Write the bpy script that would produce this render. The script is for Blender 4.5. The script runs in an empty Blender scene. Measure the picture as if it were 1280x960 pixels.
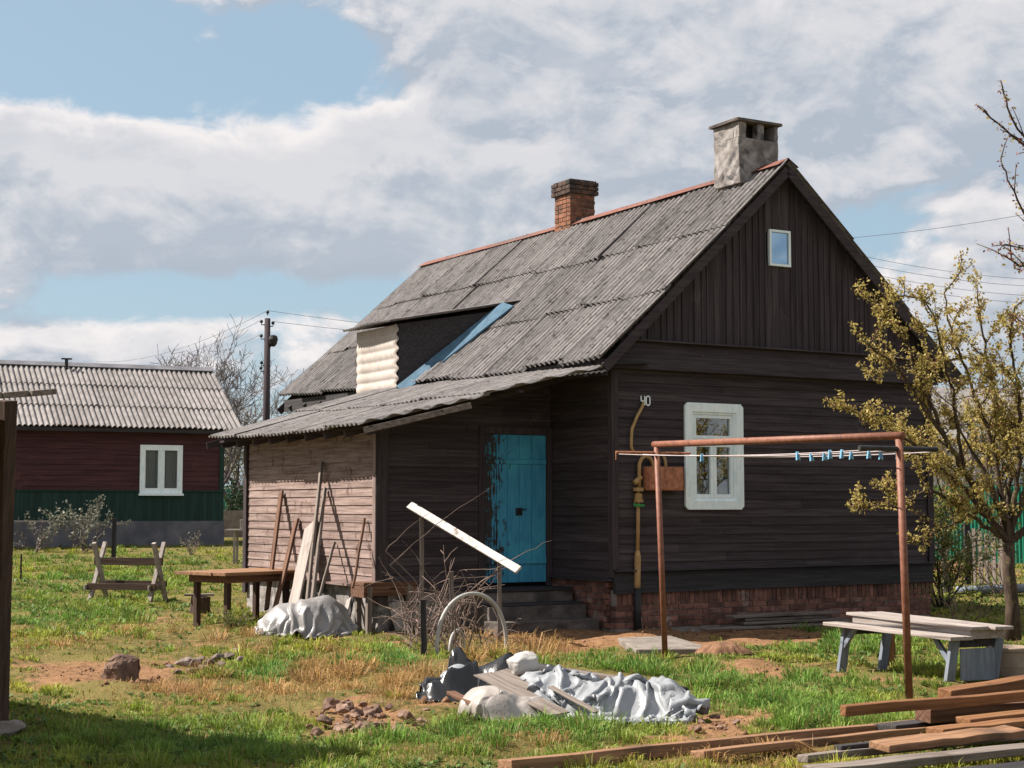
import bpy, bmesh, math, random
import numpy as np
from mathutils import Vector, Matrix, noise as mnoise
random.seed(7); RNG = np.random.default_rng(11)
R = math.radians
scene = bpy.context.scene
COL = scene.collection

# ------------------------------------------------------------------ camera model
FPX, PITCH = 1996.0, R(4.44)
TH = R(30.46); C0 = Vector((1.334, 20.847, 0.0)); cT, sT = math.cos(TH), math.sin(TH)
EYE = Vector((0, 0, 1.6))
def ray(px, py):
    dx, dy = (px-640)/FPX, (480-py)/FPX
    return Vector((dx, math.cos(PITCH)-dy*math.sin(PITCH), math.sin(PITCH)+dy*math.cos(PITCH)))
def G(px, py, z=0.0):
    r = ray(px, py); return EYE + r*((z-1.6)/r.z)
def D(px, py, Y):
    r = ray(px, py); return EYE + r*(Y/r.y)
def to_local(P):
    d = Vector(P)-C0; return Vector((cT*d.x+sT*d.y, -sT*d.x+cT*d.y, d.z))
def to_world(P):
    return Vector((C0.x+cT*P[0]-sT*P[1], C0.y+sT*P[0]+cT*P[1], P[2]))
def rl(px, py):
    r = ray(px, py); return to_local(EYE), Vector((cT*r.x+sT*r.y, -sT*r.x+cT*r.y, r.z))
def ply(px, py, y):
    o, d = rl(px, py); return o+d*((y-o.y)/d.y)
def plx(px, py, x):
    o, d = rl(px, py); return o+d*((x-o.x)/d.x)

# ------------------------------------------------------------------ terrain
def sstep(t):
    t = np.clip(t, 0, 1); return t*t*(3-2*t)
def gz(x, y):
    x = np.asarray(x, float); y = np.asarray(y, float)
    rise = 0.56*sstep((y-24.5)/(46-24.5))
    b = (0.018*np.sin(1.7*x+.6*y)+0.014*np.sin(-.9*x+2.3*y+1.)+0.010*np.sin(4.1*x+3.3*y)+.008*np.sin(6.3*x-5.1*y+2.))
    fade = np.clip((60-y)/30, 0, 1)
    return rise + b*fade
def gzf(x, y): return float(gz(x, y))
def GT(px, py):
    P = G(px, py, 0)
    for _ in range(30):
        P = G(px, py, gzf(P.x, P.y)*.6+P.z*.4)
    return P
def proj_np(x, y, z):
    dz = z-1.6; cp, sp = math.cos(PITCH), math.sin(PITCH)
    dep = y*cp+dz*sp; up = -y*sp+dz*cp
    return 640+FPX*x/dep, 480-FPX*up/dep

# ------------------------------------------------------------------ mesh builder
class MB:
    def __init__(s): s.v = []; s.f = []
    def add(s, vs, fs):
        b = len(s.v); s.v += [tuple(q) for q in vs]; s.f += [tuple(b+i for i in f) for f in fs]
    def hexa(s, q):   # 8 pts: bottom 4 ccw, top 4 ccw
        s.add(q, [(0,3,2,1),(4,5,6,7),(0,1,5,4),(1,2,6,5),(2,3,7,6),(3,0,4,7)])
    def box(s, x0, x1, y0, y1, z0, z1):
        s.hexa([(x0,y0,z0),(x1,y0,z0),(x1,y1,z0),(x0,y1,z0),(x0,y0,z1),(x1,y0,z1),(x1,y1,z1),(x0,y1,z1)])
    def beam(s, p0, p1, w, h, up=(0,0,1), seg=1, wob=0):
        p0, p1 = Vector(p0), Vector(p1); d = (p1-p0).normalized(); up = Vector(up)
        side = d.cross(up)
        if side.length < 1e-4: side = d.cross(Vector((1,0,0)))
        side.normalize(); u = side.cross(d).normalized()
        rows = []
        for i in range(seg+1):
            t = i/seg; c = p0.lerp(p1, t)
            if wob: c = c+side*random.uniform(-wob, wob)+u*random.uniform(-wob, wob)
            ww, hh = w*(1+(random.uniform(-.06,.06) if wob else 0)), h
            rows.append([c-side*ww/2-u*hh/2, c+side*ww/2-u*hh/2, c+side*ww/2+u*hh/2, c-side*ww/2+u*hh/2])
        b = len(s.v)
        for r in rows: s.v += [tuple(q) for q in r]
        for i in range(seg):
            o = b+4*i
            for k in range(4): s.f.append((o+k, o+(k+1)%4, o+4+(k+1)%4, o+4+k))
        s.f.append((b+3,b+2,b+1,b)); o = b+4*seg; s.f.append((o,o+1,o+2,o+3))
    def tube(s, pts, rad, n=8, cap=True):
        pts = [Vector(p) for p in pts]
        if not hasattr(rad, '__len__'): rad = [rad]*len(pts)
        b = len(s.v); ref = None
        for i, p in enumerate(pts):
            d = (pts[min(i+1, len(pts)-1)]-pts[max(i-1, 0)])
            if d.length < 1e-9: d = Vector((0,0,1))
            d.normalize()
            if ref is None:
                ref = d.cross(Vector((0,0,1)) if abs(d.z) < .9 else Vector((1,0,0))).normalized()
            else:
                ref = ref-d*ref.dot(d)
                if ref.length < 1e-6: ref = d.orthogonal()
                ref.normalize()
            o = d.cross(ref)
            for k in range(n):
                a = 2*math.pi*k/n; s.v.append(tuple(p+(ref*math.cos(a)+o*math.sin(a))*rad[i]))
        for i in range(len(pts)-1):
            for k in range(n):
                s.f.append((b+i*n+k, b+i*n+(k+1)%n, b+(i+1)*n+(k+1)%n, b+(i+1)*n+k))
        if cap:
            s.f.append(tuple(b+k for k in range(n))[::-1]); e = b+(len(pts)-1)*n; s.f.append(tuple(e+k for k in range(n)))
    def lathe(s, prof, n=28, c=(0,0,0)):
        b = len(s.v)
        for r, z in prof:
            for k in range(n):
                a = 2*math.pi*k/n; s.v.append((c[0]+r*math.cos(a), c[1]+r*math.sin(a), c[2]+z))
        for i in range(len(prof)-1):
            for k in range(n):
                s.f.append((b+i*n+k, b+i*n+(k+1)%n, b+(i+1)*n+(k+1)%n, b+(i+1)*n+k))
        s.f.append(tuple(b+k for k in range(n))[::-1]); e = b+(len(prof)-1)*n; s.f.append(tuple(e+k for k in range(n)))
    def build(s, name, mat, parent=None, bevel=0, solid=0, smooth=False, sub=0):
        me = bpy.data.meshes.new(name); me.from_pydata(s.v, [], s.f); me.update()
        return link(name, me, mat, parent, bevel, solid, smooth, sub)
def link(name, me, mat, parent=None, bevel=0, solid=0, smooth=False, sub=0):
    me.materials.append(mat)
    o = bpy.data.objects.new(name, me); COL.objects.link(o)
    if parent: o.parent = parent
    if smooth:
        me.polygons.foreach_set('use_smooth', [True]*len(me.polygons))
    if sub:
        m = o.modifiers.new('sub', 'SUBSURF'); m.levels = m.render_levels = sub
    if solid:
        m = o.modifiers.new('solid', 'SOLIDIFY'); m.thickness = solid; m.offset = -1
    if bevel:
        m = o.modifiers.new('bev', 'BEVEL'); m.width = bevel; m.segments = 2; m.limit_method = 'ANGLE'; m.angle_limit = R(40)
    return o
def fast_mesh(name, V, quads, tris, mat, parent=None, color=None, smooth=False):
    me = bpy.data.meshes.new(name); V = np.asarray(V, np.float32)
    nq, nt = len(quads), len(tris)
    me.vertices.add(len(V)); me.vertices.foreach_set('co', V.ravel())
    loops = np.concatenate([np.asarray(quads, np.int32).ravel(), np.asarray(tris, np.int32).ravel()])
    me.loops.add(len(loops)); me.loops.foreach_set('vertex_index', loops)
    me.polygons.add(nq+nt)
    st = np.concatenate([np.arange(nq)*4, nq*4+np.arange(nt)*3]).astype(np.int32)
    me.polygons.foreach_set('loop_start', st)
    if color is not None:
        a = me.color_attributes.new('tint', 'FLOAT_COLOR', 'POINT')
        c = np.ones((len(V), 4), np.float32); c[:, :color.shape[1]] = color; a.data.foreach_set('color', c.ravel())
    me.update(calc_edges=True); me.validate()
    return link(name, me, mat, parent, smooth=smooth)
def tag(o, label, cat, group=None, kind=None):
    if label: o['label'] = label
    if cat: o['category'] = cat
    if group: o['group'] = group
    if kind: o['kind'] = kind
    return o
def thing(name, label, cat, loc=(0,0,0), rz=0, group=None):
    o = bpy.data.objects.new(name, None); COL.objects.link(o); o.empty_display_size = .2
    o.location = loc; o.rotation_euler = (0, 0, rz); return tag(o, label, cat, group)

def vnoise(x, y, s, seed):
    rg_ = np.random.default_rng(seed); T = rg_.random((256,256)); x = x*s; y = y*s; xi = np.floor(x).astype(int); yi = np.floor(y).astype(int); fx = x-xi; fy = y-yi; fx = fx*fx*(3-2*fx); fy = fy*fy*(3-2*fy)
    g = lambda i, j: T[i & 255, j & 255]
    return (g(xi,yi)*(1-fx)+g(xi+1,yi)*fx)*(1-fy)+(g(xi,yi+1)*(1-fx)+g(xi+1,yi+1)*fx)*fy
def fbm(x, y, s, seed): return (vnoise(x,y,s,seed)+.5*vnoise(x,y,s*2.1,seed+1)+.25*vnoise(x,y,s*4.3,seed+2)+.125*vnoise(x,y,s*9,seed+3))/1.875
# ------------------------------------------------------------------ materials
def nt_of(name):
    m = bpy.data.materials.new(name); m.use_nodes = True; nt = m.node_tree; nt.nodes.clear()
    out = nt.nodes.new('ShaderNodeOutputMaterial'); b = nt.nodes.new('ShaderNodeBsdfPrincipled')
    nt.links.new(b.outputs[0], out.inputs[0]); return m, nt, b, out
def mixc(nt, fac, a, b, mode='MIX'):
    n = nt.nodes.new('ShaderNodeMix'); n.data_type = 'RGBA'; n.blend_type = mode; n.clamp_factor = True
    for s, v in ((n.inputs[0], fac), (n.inputs[6], a), (n.inputs[7], b)):
        if hasattr(v, 'is_linked') or isinstance(v, bpy.types.NodeSocket): nt.links.new(v, s)
        elif isinstance(v, (int, float)): s.default_value = v
        else: s.default_value = (*v, 1) if len(v) == 3 else v
    return n.outputs[2]
def math_n(nt, op, a, b=None, c=None, clamp=False):
    n = nt.nodes.new('ShaderNodeMath'); n.operation = op; n.use_clamp = clamp
    for i, v in enumerate((a, b, c)):
        if v is None: continue
        if isinstance(v, (int, float)): n.inputs[i].default_value = v
        else: nt.links.new(v, n.inputs[i])
    return n.outputs[0]
def noise_n(nt, vec, scale, detail=5, rough=.6, dist=0):
    n = nt.nodes.new('ShaderNodeTexNoise'); n.inputs['Scale'].default_value = scale; n.inputs['Detail'].default_value = detail
    n.inputs['Roughness'].default_value = rough; n.inputs['Distortion'].default_value = dist
    if vec is not None: nt.links.new(vec, n.inputs['Vector'])
    return n.outputs['Fac']
def ramp_n(nt, fac, lo, hi):
    n = nt.nodes.new('ShaderNodeMapRange'); n.interpolation_type = 'SMOOTHSTEP'
    nt.links.new(fac, n.inputs[0]); n.inputs[1].default_value = lo; n.inputs[2].default_value = hi; return n.outputs[0]
def mapping(nt, scale=(1,1,1), coord='Object'):
    t = nt.nodes.new('ShaderNodeTexCoord'); m = nt.nodes.new('ShaderNodeMapping'); m.inputs['Scale'].default_value = scale
    nt.links.new(t.outputs[coord], m.inputs[0]); return m.outputs[0]
KEEP = {'dark_wood': 1.0, 'black_wood': 1.25, 'white_paint': 1.0, 'foundation_brick': 1.15, 'old_dark_step': 1.15, 'rusty_iron': 1.2, 'ochre_pipe_paint': 1.1, 'lace_curtain': 1.1, 'maroon': 1.0, 'nbr_wood': .74, 'green_wood': .72, 'grey_foundation': 1.0, 'cord': 1.0, 'green_steel_sheet': .9}
def surf(name, c1, c2, grain=(1,1,1), crinkle=0, knots=0, scale=6, rough=.8, island=.25, stain=None, stain_lo=.52, stain_hi=.68, stain_scale=1.6, bump=.3, bscale=None, metal=0, detail=6, spec=.3, lohi=(.35,.65)):
    m, nt, b, out = nt_of(name)
    k_ = KEEP.get(name, .76); c1, c2 = tuple(q*k_ for q in c1), tuple(q*k_ for q in c2); stain = None if stain is None else tuple(q*k_ for q in stain)
    v = mapping(nt, grain); n = noise_n(nt, v, scale, detail, .65)
    col = mixc(nt, ramp_n(nt, n, *lohi), c1, c2)
    if stain is not None:
        vo = mapping(nt, (1,1,1)) if stain_scale > 0 else v
        s = noise_n(nt, vo, abs(stain_scale), 7, .7, .4)
        col = mixc(nt, ramp_n(nt, s, stain_lo, stain_hi), col, stain)
    if knots:
        gm = mapping(nt, tuple(1.6 if q < 1 else 5.5 for q in grain)); vk = nt.nodes.new('ShaderNodeTexVoronoi'); vk.inputs['Scale'].default_value = 1.3; nt.links.new(gm, vk.inputs['Vector'])
        kd = math_n(nt, 'ADD', vk.outputs['Distance'], math_n(nt, 'MULTIPLY', n, .12)); col = mixc(nt, math_n(nt, 'SUBTRACT', 1.0, ramp_n(nt, kd, .12, .22)), col, tuple(q*.35 for q in c1))
    if island:
        g = nt.nodes.new('ShaderNodeNewGeometry'); h = nt.nodes.new('ShaderNodeHueSaturation')
        k = math_n(nt, 'MULTIPLY_ADD', g.outputs['Random Per Island'], 2*island, 1-island)
        nt.links.new(k, h.inputs['Value']); nt.links.new(col, h.inputs['Color']); col = h.outputs[0]
    nt.links.new(col, b.inputs['Base Color'])
    b.inputs['Roughness'].default_value = rough; b.inputs['Metallic'].default_value = metal; b.inputs['Specular IOR Level'].default_value = spec
    if bump:
        bn = nt.nodes.new('ShaderNodeBump'); bn.inputs['Strength'].default_value = bump; bn.inputs['Distance'].default_value = .01
        nb = n if bscale is None else noise_n(nt, v, bscale, 6, .7)
        if crinkle:      # fine sharp creases
            for sc_ in (crinkle, crinkle*2.3):
                wq = nt.nodes.new('ShaderNodeTexNoise'); wq.inputs['Scale'].default_value = sc_*.4; nt.links.new(v, wq.inputs['Vector'])
                va = nt.nodes.new('ShaderNodeVectorMath'); va.operation = 'MULTIPLY_ADD'; nt.links.new(wq.outputs['Color'], va.inputs[0]); va.inputs[1].default_value = (.5/sc_*3,)*3; nt.links.new(v, va.inputs[2])
                vo = nt.nodes.new('ShaderNodeTexVoronoi'); vo.feature = 'DISTANCE_TO_EDGE'; vo.inputs['Scale'].default_value = sc_; nt.links.new(va.outputs[0], vo.inputs['Vector'])
                nb = math_n(nt, 'ADD', nb, math_n(nt, 'MULTIPLY', vo.outputs[0], 1.6))
        nt.links.new(nb, bn.inputs['Height']); nt.links.new(bn.outputs[0], b.inputs['Normal'])
    return m
def leafmat(name, c1, c2, trans=.35, attr=False, rough=.6):
    m, nt, b, out = nt_of(name)
    if c1: c1, c2 = tuple(q*.76 for q in c1), tuple(q*.76 for q in c2)
    if attr:
        a = nt.nodes.new('ShaderNodeVertexColor'); a.layer_name = 'tint'; col = a.outputs[0]
    else:
        g = nt.nodes.new('ShaderNodeNewGeometry'); col = mixc(nt, g.outputs['Random Per Island'], c1, c2)
    nt.links.new(col, b.inputs['Base Color']); b.inputs['Roughness'].default_value = rough; b.inputs['Specular IOR Level'].default_value = .25
    t = nt.nodes.new('ShaderNodeBsdfTranslucent'); nt.links.new(col, t.inputs[0])
    x = nt.nodes.new('ShaderNodeMixShader'); x.inputs[0].default_value = trans
    nt.links.new(b.outputs[0], x.inputs[1]); nt.links.new(t.outputs[0], x.inputs[2]); nt.links.new(x.outputs[0], out.inputs[0])
    return m
def glassmat(name, tint=(.8,.85,.85), refl=.12, gc=(1,1,1)):
    m, nt, b, out = nt_of(name); nt.nodes.remove(b)
    t = nt.nodes.new('ShaderNodeBsdfTransparent'); t.inputs[0].default_value = (*tint, 1)
    g = nt.nodes.new('ShaderNodeBsdfGlossy'); g.inputs['Roughness'].default_value = .02; g.inputs[0].default_value = (*gc, 1)
    f = nt.nodes.new('ShaderNodeFresnel'); f.inputs[0].default_value = 1.5
    k = math_n(nt, 'ADD', f.outputs[0], refl, clamp=True)
    x = nt.nodes.new('ShaderNodeMixShader'); nt.links.new(k, x.inputs[0]); nt.links.new(t.outputs[0], x.inputs[1]); nt.links.new(g.outputs[0], x.inputs[2])
    nt.links.new(x.outputs[0], out.inputs[0]); return m
M = {}
GX, GY, GZ = (.6, 14, 14), (14, .6, 14), (14, 14, .6)
def woodset(key, *a, **k):
    for ax, g in (('x', GX), ('y', GY), ('z', GZ)): M[key+ax] = surf(key+'_wood', *a, grain=g, **k)
woodset('dark', (.043,.0345,.037), (.072,.058,.062), scale=2.2, island=.2, bump=.35, rough=.85, spec=.08, stain=(.095,.08,.082), stain_lo=.6, stain_hi=.75, stain_scale=2.0)
woodset('faded', (.185,.125,.108), (.345,.255,.228), scale=2.4, island=.12, bump=.4, rough=.85, stain=(.10,.055,.045), stain_lo=.55, stain_hi=.68, stain_scale=5.0)
woodset('grey', (.15,.118,.10), (.28,.235,.205), scale=2.5, island=.15, bump=.4, rough=.9, stain=(.12,.09,.07), stain_lo=.58, stain_hi=.72, knots=1)
woodset('brown', (.10,.046,.028), (.21,.108,.066), scale=2.4, island=.18, bump=.35, rough=.85, stain=(.10,.05,.03), stain_lo=.6, stain_hi=.75, knots=1)
woodset('dbrown', (.05,.03,.02), (.10,.06,.042), scale=2.4, island=.1, bump=.35, rough=.85)
woodset('orange', (.17,.070,.026), (.31,.148,.062), scale=2.4, island=.12, bump=.35, rough=.8, stain=(.16,.07,.04), stain_lo=.6, stain_hi=.75, knots=1)
woodset('pale', (.30,.25,.225), (.46,.405,.37), scale=2.5, island=.08, bump=.3, rough=.85, stain=(.2,.15,.12), stain_lo=.6, stain_hi=.75, knots=1)
woodset('whitewood', (.48,.45,.43), (.68,.65,.63), scale=2.5, island=.0, bump=.5, rough=.85, stain=(.26,.21,.18), stain_lo=.57, stain_hi=.68, stain_scale=7.)
woodset('tan', (.21,.108,.056), (.37,.205,.115), scale=2.4, island=.1, bump=.35, rough=.85, stain=(.12,.07,.045), stain_lo=.52, stain_hi=.72, knots=1)
woodset('nbr', (.060,.020,.024), (.105,.040,.042), scale=1.5, island=.15, bump=.2, rough=.8, stain=(.14,.06,.055), stain_lo=.58, stain_hi=.75, stain_scale=1.)
woodset('green', (.012,.040,.034), (.022,.065,.052), scale=1.5, island=.15, bump=.2, rough=.75)
woodset('black', (.018,.0165,.018), (.036,.032,.034), scale=2.5, island=.2, bump=.3, rough=.85)
M['white'] = surf('white_paint', (.72,.83,.87), (.86,.93,.95), grain=(3,3,1), scale=5, island=.05, rough=.55, stain=(.42,.42,.40), stain_lo=.64, stain_hi=.74, stain_scale=9., bump=.25)
M['roof'] = surf('asbestos_sheet', (.15,.137,.134), (.27,.25,.248), grain=(1.3,9,1.3), scale=2.2, island=.14, rough=.95, stain=(.075,.064,.060), stain_lo=.52, stain_hi=.66, stain_scale=11, bump=.5, bscale=9, detail=9)
M['roof_far'] = surf('pale_asbestos_sheet', (.20,.185,.18), (.31,.285,.278), grain=(2,2,2), scale=2, island=.16, rough=.95, stain=(.2,.165,.15), stain_lo=.55, stain_hi=.75, stain_scale=.8, bump=.3)
M['dormer_front'] = surf('cream_sheet', (.47,.405,.365), (.56,.50,.46), grain=(2,2,2), scale=3, island=.0, rough=.85, stain=(.25,.12,.05), stain_lo=.63, stain_hi=.75, stain_scale=2.4, bump=.2)
M['rust'] = surf('rusty_iron', (.26,.10,.055), (.40,.17,.095), grain=(3,3,3), scale=6, island=.1, rough=.75, stain=(.15,.055,.035), stain_lo=.55, stain_hi=.7, stain_scale=5, bump=.3)
M['ridge'] = surf('red_ridge_sheet', (.15,.052,.036), (.215,.085,.06), grain=(2,2,2), scale=5, island=.15, rough=.7, stain=(.20,.1,.07), stain_lo=.5, stain_hi=.7, stain_scale=3, bump=.2)
M['plaster'] = surf('old_plaster', (.20,.175,.165), (.42,.39,.375), grain=(1,1,1), scale=5, island=0, rough=.95, stain=(.075,.072,.075), stain_lo=.48, stain_hi=.66, stain_scale=3.5, bump=.6, bscale=14)
M['brick'] = surf('old_brick', (.17,.068,.04), (.31,.14,.08), grain=(1,1,1), scale=9, island=.4, rough=.92, stain=(.10,.075,.065), stain_lo=.5, stain_hi=.66, stain_scale=5, bump=.6, bscale=40)
M['sooty_brick'] = surf('sooty_brick', (.045,.038,.036), (.13,.075,.055), grain=(1,1,1), scale=8, island=.3, rough=.95, bump=.6, bscale=40)
M['mortar'] = surf('mortar', (.22,.19,.17), (.34,.31,.28), scale=8, island=0, rough=.95, bump=.5)
M['found_brick'] = surf('foundation_brick', (.085,.042,.034), (.185,.085,.062), scale=9, island=.4, rough=.92, stain=(.2,.17,.15), stain_lo=.56, stain_hi=.68, stain_scale=4, bump=.6, bscale=40)
M['concrete'] = surf('concrete', (.20,.17,.15), (.31,.27,.235), scale=4, island=.12, rough=.95, stain=(.15,.13,.115), stain_lo=.55, stain_hi=.72, stain_scale=3, bump=.5, bscale=20)
M['oldstep'] = surf('old_dark_step', (.055,.046,.042), (.12,.10,.09), scale=4, island=.1, rough=.95, stain=(.2,.18,.165), stain_lo=.6, stain_hi=.72, stain_scale=4, bump=.6, bscale=20)
M['greyfound'] = surf('grey_foundation', (.10,.10,.115), (.16,.155,.17), scale=2, island=0, rough=.95, bump=.2)
M['door'] = None
M['blue_flash'] = surf('blue_sheet_metal', (.055,.125,.19), (.09,.18,.265), grain=(2,2,2), scale=4, island=.1, rough=.8, stain=(.045,.07,.10), stain_lo=.58, stain_hi=.75, stain_scale=4, bump=.1)
M['ochre'] = surf('ochre_pipe_paint', (.29,.175,.07), (.38,.24,.105), grain=(4,4,1), scale=6, island=.05, rough=.6, stain=(.22,.1,.05), stain_lo=.6, stain_hi=.7, stain_scale=8, bump=.2)
M['black_metal'] = surf('black_metal', (.02,.02,.021), (.04,.04,.04), scale=6, island=0, rough=.6, bump=.2)
M['pipe'] = surf('red_brown_pipe_paint', (.20,.075,.045), (.28,.115,.07), grain=(3,3,3), scale=5, island=.0, rough=.55, stain=(.11,.045,.032), stain_lo=.58, stain_hi=.7, stain_scale=6, bump=.2)
M['wire'] = surf('pale_cord', (.5,.42,.42), (.62,.54,.53), scale=5, island=0, bump=0)
M['cable'] = surf('grey_cable', (.10,.11,.13), (.13,.14,.16), scale=5, island=0, bump=0)
M['peg'] = surf('blue_plastic', (.16,.40,.62), (.22,.48,.70), scale=5, island=.2, rough=.45, bump=0)
M['greenclip'] = surf('green_plastic', (.05,.3,.08), (.06,.35,.1), scale=5, island=.2, rough=.45, bump=0)
M['plastic'] = surf('white_plastic', (.42,.40,.385), (.52,.50,.48), scale=4, island=0, rough=.5, stain=(.4,.36,.32), stain_lo=.6, stain_hi=.75, stain_scale=4, bump=.1)
M['bucketgrey'] = surf('grey_bucket', (.22,.26,.29), (.30,.34,.37), scale=4, island=0, rough=.5, bump=.1)
M['pot'] = surf('cream_pot', (.34,.26,.20), (.42,.34,.27), grain=(2,2,2), scale=4, island=0, rough=.7, stain=(.22,.165,.12), stain_lo=.6, stain_hi=.75, stain_scale=6, bump=.15)
M['tarp'] = surf('silver_tarp', (.27,.285,.305), (.37,.385,.405), scale=3, island=0, rough=.42, stain=(.16,.15,.14), stain_lo=.62, stain_hi=.75, stain_scale=5, bump=.16, bscale=14, spec=.45, crinkle=9)
M['film'] = surf('milky_plastic_film', (.36,.315,.285), (.48,.43,.395), scale=4, island=0, rough=.35, bump=.14, bscale=12, spec=.5, crinkle=12)
M['sheetgrey'] = surf('grey_plastic_cover', (.23,.22,.217), (.34,.325,.318), scale=4, island=0, rough=.4, stain=(.14,.135,.13), stain_lo=.58, stain_hi=.72, stain_scale=5, bump=.16, bscale=10, spec=.45, crinkle=10)
M['blackfilm'] = surf('black_plastic_film', (.010,.010,.011), (.02,.02,.021), scale=4, island=0, rough=.28, bump=.14, bscale=12, spec=.6, crinkle=12)
M['stone'] = surf('field_stone', (.16,.12,.10), (.31,.25,.22), scale=6, island=.2, rough=.95, bump=.7, bscale=20)
M['boulder'] = surf('brown_boulder', (.12,.07,.05), (.24,.15,.11), scale=4, island=0, rough=.95, bump=.8, bscale=16)
M['rubble'] = surf('broken_brick_rubble', (.15,.085,.06), (.32,.215,.165), scale=6, island=.3, rough=.95, bump=.7, bscale=20)
M['bark'] = surf('bark', (.045,.030,.022), (.105,.070,.050), grain=(5,5,1.2), scale=6, island=.1, rough=.95, bump=.14, bscale=12, stain=(.19,.17,.05), stain_lo=.54, stain_hi=.68, stain_scale=5)
M['twig'] = surf('thin_twig', (.16,.11,.09), (.30,.22,.185), scale=4, island=.35, rough=.9, bump=0)
M['greytwig'] = surf('grey_twig', (.13,.11,.11), (.22,.19,.185), scale=4, island=.2, rough=.9, bump=0)
M['curtain'] = surf('lace_curtain', (.42,.42,.40), (.62,.62,.60), grain=(6,6,6), scale=14, island=0, rough=.9, bump=0, lohi=(.45,.55))
M['glass'] = glassmat('window_glass', refl=.06)
M['attic_glass'] = glassmat('attic_window_glass', (.35,.5,.6), .4, (.55,.8,1))  # blue put into the gloss so the pane's reflection reads as blue sky
M['bluegrey'] = surf('blue_grey_paint', (.17,.20,.25), (.26,.295,.35), grain=GZ, scale=2, island=.1, rough=.8, stain=(.2,.2,.22), bump=.2)
M['greenfence'] = surf('green_steel_sheet', (.02,.19,.125), (.03,.25,.165), scale=1, island=.05, rough=.5, bump=0)
M['farwall'] = surf('pale_render', (.48,.46,.44), (.60,.58,.56), scale=2, island=0, rough=.95, bump=.1)
M['earth'] = surf('bare_earth', (.15,.078,.042), (.28,.15,.085), scale=8, island=0, rough=1, bump=.8, bscale=30)

# ---- peeled teal door paint
def door_mat():
    m, nt, b, out = nt_of('peeling_blue_door_paint')
    v = mapping(nt, (10, 10, .8)); n = noise_n(nt, v, 3, 7, .7)
    o = mapping(nt, (1,1,1)); n2 = noise_n(nt, o, 2.2, 5, .6)
    base = mixc(nt, ramp_n(nt, n, .35, .65), (.034,.25,.42), (.064,.345,.53))
    base = mixc(nt, ramp_n(nt, n2, .5, .7), base, (.065,.40,.55))
    # peel toward the left-hand stile, where hands and rain have worn it
    sx = nt.nodes.new('ShaderNodeSeparateXYZ'); nt.links.new(mapping(nt), sx.inputs[0])
    edge = math_n(nt, 'MULTIPLY_ADD', sx.outputs[0], -1.0, -.56)      # bigger nearer the hinge side
    hole = math_n(nt, 'ADD', math_n(nt, 'MULTIPLY', edge, .42), math_n(nt, 'ADD', math_n(nt, 'MULTIPLY', n, .7), math_n(nt, 'MULTIPLY', noise_n(nt, o, 9, 6, .7), .45)))
    k = ramp_n(nt, hole, .70, .74)
    col = mixc(nt, k, base, (.028,.024,.022)); nt.links.new(col, b.inputs['Base Color']); b.inputs['Roughness'].default_value = .7
    bn = nt.nodes.new('ShaderNodeBump'); bn.inputs['Strength'].default_value = .4; bn.inputs['Distance'].default_value = .01
    nt.links.new(math_n(nt, 'SUBTRACT', n, k), bn.inputs['Height']); nt.links.new(bn.outputs[0], b.inputs['Normal']); return m
M['door'] = door_mat()

# ------------------------------------------------------------------ parts shared by the buildings
def board_wall(mb, P, u0, u1, z0, z1, bh=.118, opens=(), lim=None, d0=.005, d1=.0175, maxlen=3.4):
    z = z0
    while z < z1-.01:
        za, zb = z, min(z+bh, z1); a, b = u0, u1
        if lim: a, b = lim(za, zb, a, b)
        if b-a < .02: z += bh; continue
        spans = [(a, b)]
        for (ua, ub, oz0, oz1) in opens:
            if zb > oz0 and za < oz1:
                ns = []
                for s, e in spans:
                    if ub <= s or ua >= e: ns.append((s, e)); continue
                    if ua-s > .01: ns.append((s, ua))
                    if e-ub > .01: ns.append((ub, e))
                spans = ns
        for s, e in spans:
            cuts = [s]; x = s+random.uniform(.6, maxlen)
            while x < e-.4: cuts.append(x); x += random.uniform(1.4, maxlen)
            cuts.append(e)
            for i in range(len(cuts)-1):
                p, q = cuts[i]+.0015, cuts[i+1]-.0015
                j = random.uniform(-.002, .002); k = random.uniform(-.002, .002); dd = random.uniform(0, .004)
                mb.hexa([P(p, za-.004+j, d1+dd), P(q, za-.004+k, d1+dd), P(q, za-.004+k, -.012), P(p, za-.004+j, -.012),
                         P(p, zb+j, d0+dd*.3), P(q, zb+k, d0+dd*.3), P(q, zb+k, -.012), P(p, zb+j, -.012)])
        z += bh
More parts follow.
